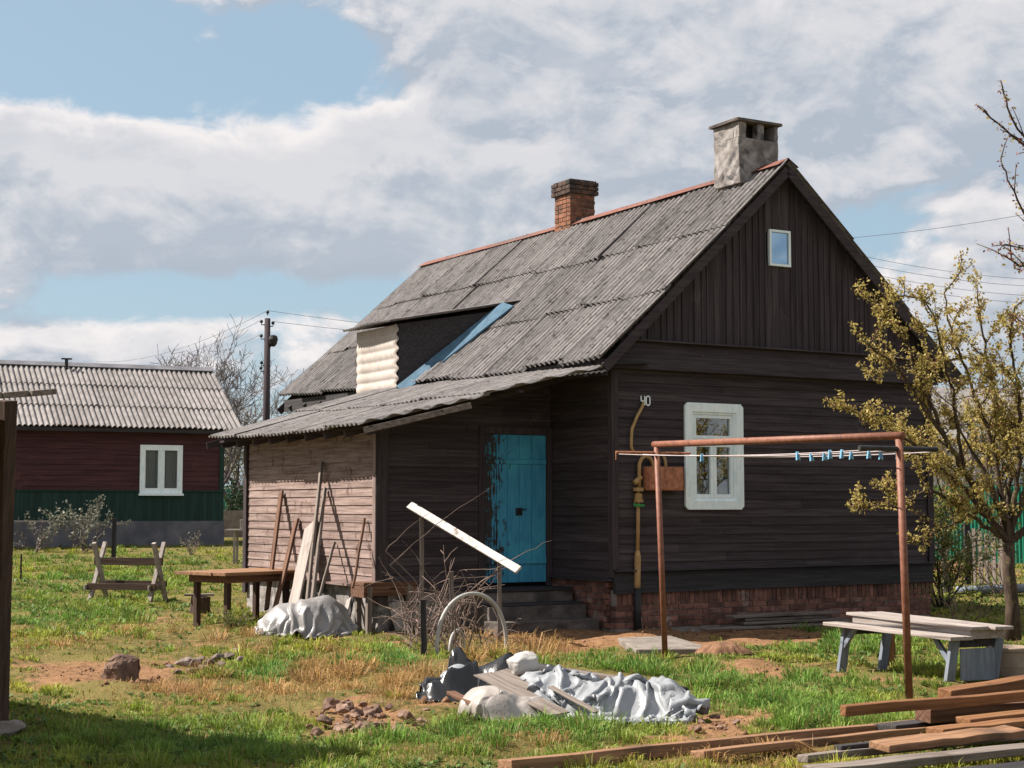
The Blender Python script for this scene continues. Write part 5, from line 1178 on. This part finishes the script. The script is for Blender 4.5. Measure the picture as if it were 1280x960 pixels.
# ------------------------------------------------------------------ BACKGROUND, right and left
def ground_at(px, Y): p = D(px, 640, Y); return Vector((p.x, Y, gzf(p.x, Y)))
a, b = ground_at(1120,38), ground_at(1420,36); gf = thing('green_fence', 'bright green corrugated steel fence behind the fruit tree', 'fence', a)
mb = MB(); L = (b-a).length; n = 260; hh = 1.75; d = (b-a)/L; sd = Vector((-d.y,d.x,0)).normalized()
for k in range(n+1):
    p = d*(L*k/n)+sd*(.02 if (k//2) % 2 else -.02); mb.v += [(p.x,p.y,-.1),(p.x,p.y,hh)]
for k in range(n): mb.f.append((2*k,2*k+2,2*k+3,2*k+1))
mb.build('panel', M['greenfence'], gf, solid=.003)
for k in range(4): mb = MB(); p = d*(L*k/3)+sd*.08; mb.beam((p.x,p.y,-.2),(p.x,p.y,hh-.1),.08,.08,up=(1,0,0)); mb.build('post', M['black_metal'], gf)
hb = ground_at(1210,56); fh = thing('pale_house', 'pale rendered house with a grey roof far behind the green fence', 'house', hb, R(8))
mb = MB(); mb.box(-1.9,5,0,6,-.2,3.6); mb.add([(5,0,3.6),(5,6,3.6),(5,3,5.4),(-1.9,0,3.6),(-1.9,6,3.6),(-1.9,3,5.4)], [(0,1,2),(3,5,4)]); mb.build('wall', M['farwall'], fh)
mb = MB(); 
for s in (0,1):
    y0 = -.35 if s == 0 else 6.35
    mb.add([(-2.2,y0,3.45),(5.3,y0,3.45),(5.3,3,5.5),(-2.2,3,5.5)], [(0,1,2,3) if s == 0 else (3,2,1,0)])
mb.build('roof', M['roof_far'], fh, solid=.06)
mb = MB(); mb.box(-.9,-.1,-.03,.02,1.3,2.7); mb.box(1.2,2.2,-.03,.02,1.3,2.7); wq = mb.build('window', M['white'], fh); mb = MB(); mb.box(-.8,-.2,-.036,-.031,1.4,2.6); mb.box(1.3,2.1,-.036,-.031,1.4,2.6); mb.build('pane', M['glass'], wq)
# slatted pallet fence
s0 = GT(1214,729); s1 = GT(1256,734); sf = thing('slat_fence', 'short fence of pale vertical slats on a dark post under the fruit tree limb', 'fence', s0)
d = s1-s0; n = 5
for k in range(n):
    p = d*((k+.5)/n); mb = MB(); mb.beam((p.x,p.y,.0),(p.x,p.y,1.05-.05*k),.10,.022,up=(d.y,-d.x,0)); mb.build('slat', M['greyz'], sf)
mb = MB(); mb.beam((-.06,0,-.1),(-.06,.02,1.15),.1,.1,up=(1,0,0)); mb.build('post', M['blackz'], sf)
mb = MB(); mb.beam((0,.05,.35),(d.x,d.y+.05,.35),.03,.08); mb.beam((0,.05,.8),(d.x,d.y+.05,.75),.03,.08); mb.build('rail', M['greyx'], sf)
plank('pale_pipe', 'blue grey painted pipe lying behind the low table near the slatted fence', 'pipe', GT(1196,744)+Vector((0,0,.08)), GT(1285,742)+Vector((0,0,.1)), .16, .16, M['bluegrey'], rnd=True, seg=6, wob=.003)
# left gap: small stand, low wall, green fence, hedge
s = GT(294,704); st = thing('garden_stand', 'rough pale stand with a box on it behind the lean-to corner', 'stand', s)
mb = MB(); mb.box(-.22,.6,-.2,.3,.74,.78); mb.build('top', M['palex'], st); 
for (x, y) in ((.0,-.15),(.5,-.15),(.0,.25),(.5,.25)): mb = MB(); mb.beam((x,y,-.05),(x,y,.74),.05,.05,up=(1,0,0)); mb.build('leg', M['palez'], st)
mb = MB(); mb.box(.12,.42,-.12,.2,.781,1.0); o = mb.build('box', M['palex'], None, bevel=.006); o.location = s; tag(o, 'pale wooden box standing on the rough garden stand', 'box')
a, b = ground_at(262,58), ground_at(330,58); lw = MB(); lw.box(0,(b-a).x,-.1,.1,-.2,.95); o = lw.build('low_wall', M['concrete'], None); o.location = a; tag(o, 'low pale concrete wall in the gap between the houses', 'wall')
a, b = ground_at(250,70), ground_at(345,70); mb = MB(); L = (b-a).x
for k in range(30): mb.box(L*k/30+.005, L*(k+1)/30-.005, 0, .03, -.2, 2.0)
o = mb.build('board_fence', M['greenfence'], None); o.location = a; tag(o, 'distant green board fence in the gap behind the low wall', 'fence')
bsh = bush(290,652,1.5,2.2,'dark green bush behind the low wall between the houses','leaf_dark',2600,51,.16,stems=14,lspread=.2); pos = ground_at(290,61); bsh.location = pos

# ------------------------------------------------------------------ GROUND
xs = np.concatenate([[-900,-400,-180,-90,-50,-32],np.arange(-24,-8,.3),np.arange(-8,8,.09),np.arange(8,24.01,.3),[32,50,90,180,400,900]]); ys = np.concatenate([[-60,-20,-5,0,4],np.arange(7,24,.09),np.arange(24,34,.2),np.arange(34,62,.8),[70,90,130,220,450,1000,2500]])
X, Y = np.meshgrid(xs, ys, indexing='xy'); Z = gz(X, Y); Z[np.abs(X) > 30] = np.where(Y[np.abs(X) > 30] > 24, Z[np.abs(X) > 30], 0)
# patches given as photo-view ellipses, evaluated on the ground: (px, py, rx, ry, strength)
BARE = [(110,842,120,18,1.0),(40,852,60,14,.8),(200,778,50,7,.5),(250,805,70,8,.45),(190,836,60,10,.8),(445,898,75,22,1.3),(440,798,70,6,1.0),(560,828,60,12,.5),(690,806,80,10,.8),(905,905,60,20,1.2),(960,838,90,10,.9),(1090,846,75,7,.9),(1190,712,45,9,1.3),(880,792,130,14,1.4),(700,790,100,18,1.2),(1000,780,180,14,1.0),(1120,845,60,6,.8),(540,872,60,14,.6),(260,742,40,10,.4),(1000,930,100,10,.5),(120,690,120,4,.5)]
STRAW = [(330,858,55,20,1.1),(420,842,80,24,1.2),(500,856,60,24,1.1),(690,815,60,14,1.0),(640,812,40,14,.9),(560,850,60,16,.7),(250,860,140,18,.6),(380,820,90,12,.5),(940,945,120,14,.9),(850,930,80,8,.5),(100,800,160,24,.4),(250,790,100,16,.5),(1050,905,60,6,.5),(600,930,120,18,.4),(420,780,60,8,.3)]
LUSH = [(920,870,130,40,1.0),(1020,890,120,25,1.1),(760,838,90,18,.9),(1070,800,90,22,1.0),(485,826,60,14,1.0),(350,838,36,14,1.1),(60,770,110,30,.7),(150,730,150,20,.6),(560,925,140,22,.7),(700,915,120,16,.7),(250,835,60,10,.4),(120,700,150,10,.5),(200,930,220,30,.7),(1000,855,80,20,.8),(1180,830,60,12,.6),(340,790,50,8,.3)]
def field(lst, px, py):
    f = np.zeros_like(px)
    for (a, b, rx, ry, s_) in lst: f = np.maximum(f, s_*np.exp(-(((px-a)/rx)**2+((py-b)/ry)**2)*.9))
    return f
Yc = np.maximum(Y, 6); PX, PY = proj_np(X, Yc, Z)
PX, PY = PX+(fbm(X,Y,1.1,50)-.5)*170+(fbm(X,Y,4,54)-.5)*50, PY+(fbm(X,Y,1.1,57)-.5)*34+(fbm(X,Y,4,58)-.5)*12
bare = np.where((Y > 8) & (Y < 60), field(BARE, PX, PY), 0); lush = np.where((Y > 8) & (Y < 60), field(LUSH, PX, PY), 0); straw = np.where((Y > 8) & (Y < 60), field(STRAW, PX, PY), 0)
near_ = (Y > 7) & (Y < 34)
Z += np.where(near_, .10*(fbm(X,Y,1.3,60)-.5)+.07*(fbm(X,Y,4.2,64)-.5), 0)
V = np.stack([X.ravel(), Y.ravel(), Z.ravel()-.012], 1); nx_ = len(xs); I = np.arange(len(V)).reshape(X.shape)
Q = np.stack([I[:-1,:-1], I[:-1,1:], I[1:,1:], I[1:,:-1]], -1).reshape(-1,4)
def ground_mat():
    m, nt, b, out = nt_of('yard_soil_and_turf'); v = mapping(nt); at = nt.nodes.new('ShaderNodeVertexColor'); at.layer_name = 'tint'
    sp_ = nt.nodes.new('ShaderNodeSeparateColor'); nt.links.new(at.outputs[0], sp_.inputs[0])
    n1 = noise_n(nt, v, .8, 8, .65); n2 = noise_n(nt, v, 9, 8, .7); n3 = noise_n(nt, v, 40, 5, .7)
    turf = mixc(nt, ramp_n(nt, n2, .35, .65), (.085,.085,.025), (.22,.165,.06)); turf = mixc(nt, ramp_n(nt, n1, .45, .6), turf, (.20,.165,.055))
    soil = mixc(nt, ramp_n(nt, n2, .35, .65), (.17,.085,.042), (.34,.185,.095)); soil = mixc(nt, ramp_n(nt, n3, .45, .7), soil, (.38,.235,.13))
    f = math_n(nt, 'ADD', sp_.outputs[0], math_n(nt, 'MULTIPLY_ADD', n2, .7, -.35)); col = mixc(nt, ramp_n(nt, f, .3, .6), turf, soil)
    col = mixc(nt, 1.0, col, (.76,.76,.76), 'MULTIPLY'); nt.links.new(col, b.inputs['Base Color']); b.inputs['Roughness'].default_value = 1; b.inputs['Specular IOR Level'].default_value = .1
    bn = nt.nodes.new('ShaderNodeBump'); bn.inputs['Strength'].default_value = .9; bn.inputs['Distance'].default_value = .03
    nt.links.new(math_n(nt, 'ADD', n2, math_n(nt, 'MULTIPLY', n3, .5)), bn.inputs['Height']); nt.links.new(bn.outputs[0], b.inputs['Normal']); return m
g = fast_mesh('ground', V, Q, np.zeros((0,3),int), ground_mat(), color=np.stack([np.clip(bare,0,1).ravel(), lush.ravel(), straw.ravel()],1), smooth=True); g['kind'] = 'structure'
def gsurf(x, y): 
    z = gz(x, y); nn_ = (y > 7) & (y < 34); return z+np.where(nn_, .10*(fbm(x,y,1.3,60)-.5)+.07*(fbm(x,y,4.2,64)-.5), 0)-.012

# ------------------------------------------------------------------ GRASS (uncountable)
def zones(x, y, z):
    px, py = proj_np(x, y, z); jx, jy = px+(fbm(x,y,1.1,50)-.5)*170+(fbm(x,y,4,54)-.5)*50, py+(fbm(x,y,1.1,57)-.5)*34+(fbm(x,y,4,58)-.5)*12
    lx = cT*(x-C0.x)+sT*(y-C0.y); ly = -sT*(x-C0.x)+cT*(y-C0.y)
    off = ((lx > -.05) & (lx < W+.05) & (ly > -.1) & (ly < LEN)) | ((lx > LX-.05) & (lx < .1) & (ly > LY0-.05) & (ly < LY1+.05)) | ((lx > -1.65) & (lx < 0) & (ly > .2) & (ly < 1.6))
    ax_, ay_ = cN*(x-Nc.x)+sN*(y-Nc.y), -sN*(x-Nc.x)+cN*(y-Nc.y); off |= (ax_ < .1) & (ay_ > -.1)
    off |= ((np.abs(px-832) < 62) & (np.abs(py-809) < 10)) | ((((px-700)/165)**2+((py-868)/32)**2) < 1)
    return field(BARE, jx, jy), field(STRAW, jx, jy), field(LUSH, jx, jy), off
def scatter(rg, n, far=56, bias=1.25):
    y = 9.2*(far/9.2)**(rg.random(n)**bias); x = (rg.random(n)-.5)*2*(.34*y+.6); return x, y
def chance(x, y, ba, st, lu, mode):
    n1 = fbm(x, y, .9, 70); n2 = fbm(x, y, 3.0, 74)
    if mode == 'green': return .85*np.clip(1.6*(n1-.18)+.7*(n2-.4), .10, 1)+lu*.75-ba*1.15-st*.42
    return .16+st*.95+.5*np.clip(n2-.5,0,1)+.25*np.clip(.5-n1,0,1)-ba*.55-lu*.25
def blades(name, label, N, NC, mode, seed):
    rg = np.random.default_rng(seed)
    # low turf between the tufts
    x, y = scatter(rg, N*3); z = gsurf(x, y); ba, st, lu, off = zones(x, y, z)
    i = np.nonzero((rg.random(N*3) < chance(x,y,ba,st,lu,mode)) & ~off)[0][:N]; x, y = x[i], y[i]; lu, st = lu[i], st[i]; n = len(x)
    h = rg.gamma(4., .25, n)*((.018+.02*np.clip(lu,0,1)) if mode == 'green' else (.02+.03*st)); b2 = rg.random(n)*6.283; bd = rg.random(n)*(.9 if mode == 'green' else 1.6)
    tone = rg.random(n)*.5+.25
    # tufts: blades springing from one crown and splaying out
    cx, cy = scatter(rg, NC*6, 50, 1.15); cz = gsurf(cx, cy); ba, cs, cl_, off = zones(cx, cy, cz); n2 = fbm(cx, cy, 1.7, 78)
    pc = chance(cx,cy,ba,cs,cl_,mode)*np.clip((n2-.36)*3.6, .02, 1) if mode == 'green' else (.05+.95*cs-.5*ba-.3*cl_)*np.clip((n2-.34)*3.6, .05, 1)
    i = np.nonzero((rg.random(NC*6) < pc) & ~off)[0][:NC]; cx, cy, cs, cl_ = cx[i], cy[i], cs[i], cl_[i]; nc = len(cx)
    size = rg.gamma(5, .2, nc)*((.6+.55*cl_) if mode == 'green' else (.55+.75*cs)); cnt = np.clip((size*(46 if mode == 'green' else 42)).astype(int), 10, 90); ct = rg.random(nc)
    k = np.repeat(np.arange(nc), cnt); m_ = len(k); rad = size[k]*.075*np.clip(cy[k]/15,.9,1.6); an = rg.random(m_)*6.283; rr_ = np.sqrt(rg.random(m_))
    tx, ty = cx[k]+np.cos(an)*rr_*rad, cy[k]+np.sin(an)*rr_*rad
    th_ = size[k]*rg.uniform(.45,1.15,m_)*(.10 if mode == 'green' else .12)*(1-.35*rr_); tb = an+rg.normal(0,.5,m_); tbd = (.25+.9*rr_)*rg.uniform(.5,1.3,m_)*(1 if mode == 'green' else 1.5)
    x, y, h, b2, bd = np.r_[x,tx], np.r_[y,ty], np.r_[h,th_], np.r_[b2,tb], np.r_[bd,tbd]; lu = np.r_[lu, cl_[k]]; tone = np.r_[tone, np.clip(.55*ct[k]+.55*rg.random(m_),0,1)]
    z = gsurf(x, y); n = len(x); sc = np.clip(y/13, .8, 2.4); h = h*np.clip(sc,1,1.4)
    w = (.0036 if mode == 'green' else .0028)*sc*rg.uniform(.7,1.4,n)
    a = rg.random(n)*6.283; dx, dy = np.cos(a), np.sin(a); bx, by = np.cos(b2), np.sin(b2); bd = np.minimum(bd, 2.2)
    P0 = np.stack([x-dx*w, y-dy*w, z-.01],1); P1 = np.stack([x+dx*w, y+dy*w, z-.01],1)
    m2 = np.stack([x+bx*h*bd*.3, y+by*h*bd*.3, z+h*.6],1); e = np.stack([dx*w*.85, dy*w*.85, 0*w],1)
    P4 = np.stack([x+bx*h*bd, y+by*h*bd, z+h*np.maximum(1-.38*bd,.12)],1)
    V = np.stack([P0,P1,m2+e,m2-e,P4],1).reshape(-1,3); q = np.arange(n)*5
    Q = np.stack([q,q+1,q+2,q+3],1); T = np.stack([q+3,q+2,q+4],1)
    r = tone[:,None]; patch = np.clip((fbm(x,y,.9,70)[:,None]-.36)*2.6, 0, 1); lu_ = np.clip(lu[:,None],0,1)
    if mode == 'green':
        c = np.array([.135,.205,.030])*(1-patch)+np.array([.29,.31,.045])*patch; c = c*(1-lu_*.72)+np.array([.085,.225,.045])*lu_*.72
        c = np.array([1.5,1.42,1.4])*c*(.42+1.1*r); q = rg.random(n) < .07; c[q] = np.array([.46,.33,.14])*(.6+.6*r[q])
    else: c = np.array([.50,.315,.135])*(.45+.95*r)*np.array([1,.97,.9])
    c = np.repeat(c, 5, axis=0)
    o = fast_mesh(name, V, Q, T, M['grass'], color=(c*.76).astype(np.float32)); tag(o, label, 'grass', kind='stuff')
M['grass'] = leafmat('grass_blade', None, None, .34, attr=True)
blades('grass', 'uneven spring grass covering the yard', 170000, 4600, 'green', 1)
blades('dry_grass', 'dry straw coloured grass lying in patches on the yard', 64000, 1350, 'dry', 2)
def clods(N, seed):
    rg = np.random.default_rng(seed); u = rg.random(N*8); y = 9.4*(34/9.4)**u; x = (rg.random(N*8)-.5)*2*(.34*y+.3); z = gsurf(x,y); px, py = proj_np(x,y,z)
    p = np.clip(field(BARE, px, py)-.25, 0, 1)*1.2*np.clip(fbm(x,y,2.5,33)*2.2-.6,0,1); i = np.nonzero(rg.random(N*8) < p)[0][:N]; x, y, z = x[i], y[i], z[i]; n = len(x); s_ = rg.gamma(1.1,.0075,n)*rg.choice([.6,1,1.7],n,p=[.6,.3,.1])+.004
    O = np.array([[1,0,0],[0,1,0],[-1,0,0],[0,-1,0],[0,0,1],[0,0,-.5]]); V = np.stack([x,y,z],1)[:,None,:]+O[None]*s_[:,None,None]*rg.uniform(.6,1.4,(n,6,1)); k = np.arange(n)[:,None,None]*6
    T = (k+np.array([[0,1,4],[1,2,4],[2,3,4],[3,0,4],[1,0,5],[2,1,5],[3,2,5],[0,3,5]])[None]).reshape(-1,3)
    o = fast_mesh('soil_clods', V.reshape(-1,3), np.zeros((0,4),int), T, M['earth']); tag(o, 'loose soil crumbs and clods on the bare patches', 'soil', kind='stuff')
clods(8000, 15)
# low broad-leaved weeds
def weeds(N, seed):
    rg = np.random.default_rng(seed); u = rg.random(N*4); y = 9.5*(48/9.5)**(u**1.15); x = (rg.random(N*4)-.5)*2*(.34*y+.4); z = gsurf(x,y); px, py = proj_np(x,y,z)
    n1 = fbm(x,y,1.4,80); p = np.clip((n1-.45)*3,0,1)*.8+field(LUSH,px,py)*.35-field(BARE,px,py)-field(STRAW,px,py)*.6
    lx = cT*(x-C0.x)+sT*(y-C0.y); ly = -sT*(x-C0.x)+cT*(y-C0.y); ax_, ay_ = cN*(x-Nc.x)+sN*(y-Nc.y), -sN*(x-Nc.x)+cN*(y-Nc.y)
    ok = (rg.random(N*4) < p) & ~((lx > -2.75) & (ly > -.15) & (lx < W+.1) & (ly < LEN)) & ~((ax_ < .1) & (ay_ > -.1)) & ~((((px-700)/165)**2+((py-868)/32)**2) < 1)
    i = np.nonzero(ok)[0][:N]; x, y, z = x[i], y[i], z[i]; n = len(x); k = 6; x = np.repeat(x,k); y = np.repeat(y,k); z = np.repeat(z,k); m_ = n*k
    a = rg.random(m_)*6.283; s_ = rg.uniform(.03,.075,m_)*np.clip(y/16,.9,1.7); el = rg.uniform(.15,1.0,m_); d = np.stack([np.cos(a)*np.cos(el), np.sin(a)*np.cos(el), np.sin(el)],1); sd = np.stack([-np.sin(a), np.cos(a), 0*a],1)
    B = np.stack([x,y,z],1); V = np.stack([B, B+d*s_[:,None]*.55+sd*s_[:,None]*.22, B+d*s_[:,None]-np.array([0,0,.01]), B+d*s_[:,None]*.55-sd*s_[:,None]*.22],1).reshape(-1,3)
    Q = np.arange(m_*4).reshape(-1,4); c = (np.array([.115,.19,.04])*(.6+.8*rg.random((m_,1))))*np.array([1,1,1]); c = np.repeat(c,4,axis=0)
    o = fast_mesh('weeds', V, Q, np.zeros((0,3),int), M['grass'], color=(c*.76).astype(np.float32)); tag(o, 'low broad leaved weeds scattered in the turf', 'weeds', kind='stuff')
weeds(9000, 4)

# ------------------------------------------------------------------ WORLD, SUN
SUN_EL = R(47); to_sun = Vector((-math.cos(SUN_EL)*math.cos(R(6)), math.cos(SUN_EL)*math.sin(R(6)), math.sin(SUN_EL)))
sun = bpy.data.lights.new('sun', 'SUN'); sun.energy = 5.0; sun.angle = R(.53); sun.color = (1, .925, .83)
so_ = bpy.data.objects.new('sun', sun); COL.objects.link(so_); so_.rotation_euler = (-to_sun).to_track_quat('-Z', 'Y').to_euler()
world = bpy.data.worlds.new('World'); scene.world = world; world.use_nodes = True; nt = world.node_tree; nt.nodes.clear()
wo = nt.nodes.new('ShaderNodeOutputWorld'); bg = nt.nodes.new('ShaderNodeBackground'); nt.links.new(bg.outputs[0], wo.inputs[0])
sky = nt.nodes.new('ShaderNodeTexSky'); sky.sky_type = 'NISHITA'; sky.sun_disc = False; sky.sun_elevation = SUN_EL; sky.sun_rotation = R(276); sky.altitude = 100; sky.dust_density = 1.5; sky.air_density = 1.0; sky.ozone_density = 1.0
# clouds: a density built in azimuth/elevation (both in units of 1/1996 rad for reading off the photograph)
grp = bpy.data.node_groups.new('cloud_density', 'ShaderNodeTree')
grp.interface.new_socket('az', in_out='INPUT', socket_type='NodeSocketFloat'); grp.interface.new_socket('el', in_out='INPUT', socket_type='NodeSocketFloat'); grp.interface.new_socket('d', in_out='OUTPUT', socket_type='NodeSocketFloat')
gi = grp.nodes.new('NodeGroupInput'); go = grp.nodes.new('NodeGroupOutput'); az, el = gi.outputs[0], gi.outputs[1]
BLOBS = [(150,255,330,85,1.0),(470,250,230,85,1.0),(478,175,60,42,.9),(60,215,160,55,.9),(300,280,420,60,.6),(950,60,360,130,1.0),(620,20,180,90,.9),(540,80,70,60,.6),(820,190,260,90,.9),(1250,110,170,110,1.0),(255,8,95,30,1.0),(110,440,200,32,.8),(1240,310,130,70,.9),(1080,240,60,30,.5),(640,300,130,70,.5),(1200,390,160,50,.6),(360,405,140,16,.5),
         (320,105,280,62,-.9),(80,100,180,60,-.7),(1120,285,70,45,-.6),(330,370,190,36,-.5),(190,385,180,24,-.4),(640,170,60,22,-.4)]
acc = None
for (px, py, rx, ry, s_) in BLOBS:
    a0, e0 = px-640, 635-py
    u = math_n(grp, 'MULTIPLY', math_n(grp, 'SUBTRACT', az, a0), 1/rx); v = math_n(grp, 'MULTIPLY', math_n(grp, 'SUBTRACT', el, e0), 1/ry)
    q = math_n(grp, 'MULTIPLY', math_n(grp, 'ADD', math_n(grp, 'MULTIPLY', u, u), math_n(grp, 'MULTIPLY', v, v)), -1.0)
    gss = math_n(grp, 'MULTIPLY', math_n(grp, 'EXPONENT', q), s_); acc = gss if acc is None else math_n(grp, 'ADD', acc, gss)
cx_ = grp.nodes.new('ShaderNodeCombineXYZ'); grp.links.new(math_n(grp, 'MULTIPLY', az, 1/300), cx_.inputs[0]); grp.links.new(math_n(grp, 'MULTIPLY', el, 1/190), cx_.inputs[1]); cx_.inputs[2].default_value = 3.7
nz = noise_n(grp, cx_.outputs[0], 2.1, 12, .57, .35); nz2 = noise_n(grp, cx_.outputs[0], .6, 4, .5)
far = math_n(grp, 'MULTIPLY', ramp_n(grp, math_n(grp, 'ABSOLUTE', az), 800, 1500), math_n(grp, 'SUBTRACT', nz2, .0))
high = math_n(grp, 'MULTIPLY', ramp_n(grp, el, 750, 1300), nz2)
dens = math_n(grp, 'ADD', math_n(grp, 'ADD', acc, math_n(grp, 'ADD', far, high)), math_n(grp, 'MULTIPLY_ADD', nz, 3.4, -1.72)); grp.links.new(dens, go.inputs[0])
tc_ = nt.nodes.new('ShaderNodeTexCoord'); sx = nt.nodes.new('ShaderNodeSeparateXYZ'); nt.links.new(tc_.outputs['Generated'], sx.inputs[0])
azw = math_n(nt, 'MULTIPLY', math_n(nt, 'ARCTAN2', sx.outputs[0], sx.outputs[1]), 1996.); elw = math_n(nt, 'MULTIPLY', math_n(nt, 'ARCSINE', sx.outputs[2]), 1996.)
def cd(da, de):
    n = nt.nodes.new('ShaderNodeGroup'); n.node_tree = grp; nt.links.new(math_n(nt, 'ADD', azw, da), n.inputs[0]); nt.links.new(math_n(nt, 'ADD', elw, de), n.inputs[1]); return n.outputs[0]
d0, d1_, d2_ = cd(0,0), cd(-14,22), cd(-30,75)
cover = ramp_n(nt, d0, -.16, .50)
lit = math_n(nt, 'ADD', math_n(nt, 'MULTIPLY_ADD', math_n(nt, 'SUBTRACT', d0, d1_), 1.05, .40), math_n(nt, 'MULTIPLY', math_n(nt, 'SUBTRACT', d0, d2_), .32), clamp=True)
cq = nt.nodes.new('ShaderNodeCombineXYZ'); nt.links.new(math_n(nt, 'MULTIPLY', azw, 1/150), cq.inputs[0]); nt.links.new(math_n(nt, 'MULTIPLY', elw, 1/85), cq.inputs[1]); cq.inputs[2].default_value = 9.1
mot = noise_n(nt, cq.outputs[0], 1.3, 9, .62, .3); lit = math_n(nt, 'ADD', lit, math_n(nt, 'MULTIPLY_ADD', mot, 2.0, -1.04), clamp=True)
thick = ramp_n(nt, d0, .40, 1.35)
CS = 1/.075
cl_dark, cl_light = (.31*CS,.345*CS,.40*CS), (.66*CS,.62*CS,.61*CS)
ccol = mixc(nt, lit, cl_dark, cl_light); ccol = mixc(nt, math_n(nt, 'MULTIPLY', thick, .5), ccol, (.345*CS,.375*CS,.42*CS))
veil = mixc(nt, .55, sky.outputs[0], (.34*CS,.47*CS,.56*CS))
wcol = mixc(nt, math_n(nt, 'MULTIPLY', cover, .93), veil, ccol); nt.links.new(wcol, bg.inputs[0]); bg.inputs[1].default_value = .050

# ------------------------------------------------------------------ CAMERA, RENDER
cam = bpy.data.cameras.new('camera'); co = bpy.data.objects.new('camera', cam); COL.objects.link(co); scene.camera = co
co.location = EYE; co.rotation_euler = (R(90)+PITCH, 0, 0); cam.sensor_width = 36; cam.lens = 36*FPX/1280; cam.clip_start = .1; cam.clip_end = 6000
vs = scene.view_settings; vs.view_transform = 'Standard'; vs.look = 'None'; vs.gamma = 1; vs.use_curve_mapping = False; vs.exposure = 1.14
scene.cycles.use_denoising = True; scene.cycles.max_bounces = 6; scene.cycles.transparent_max_bounces = 8
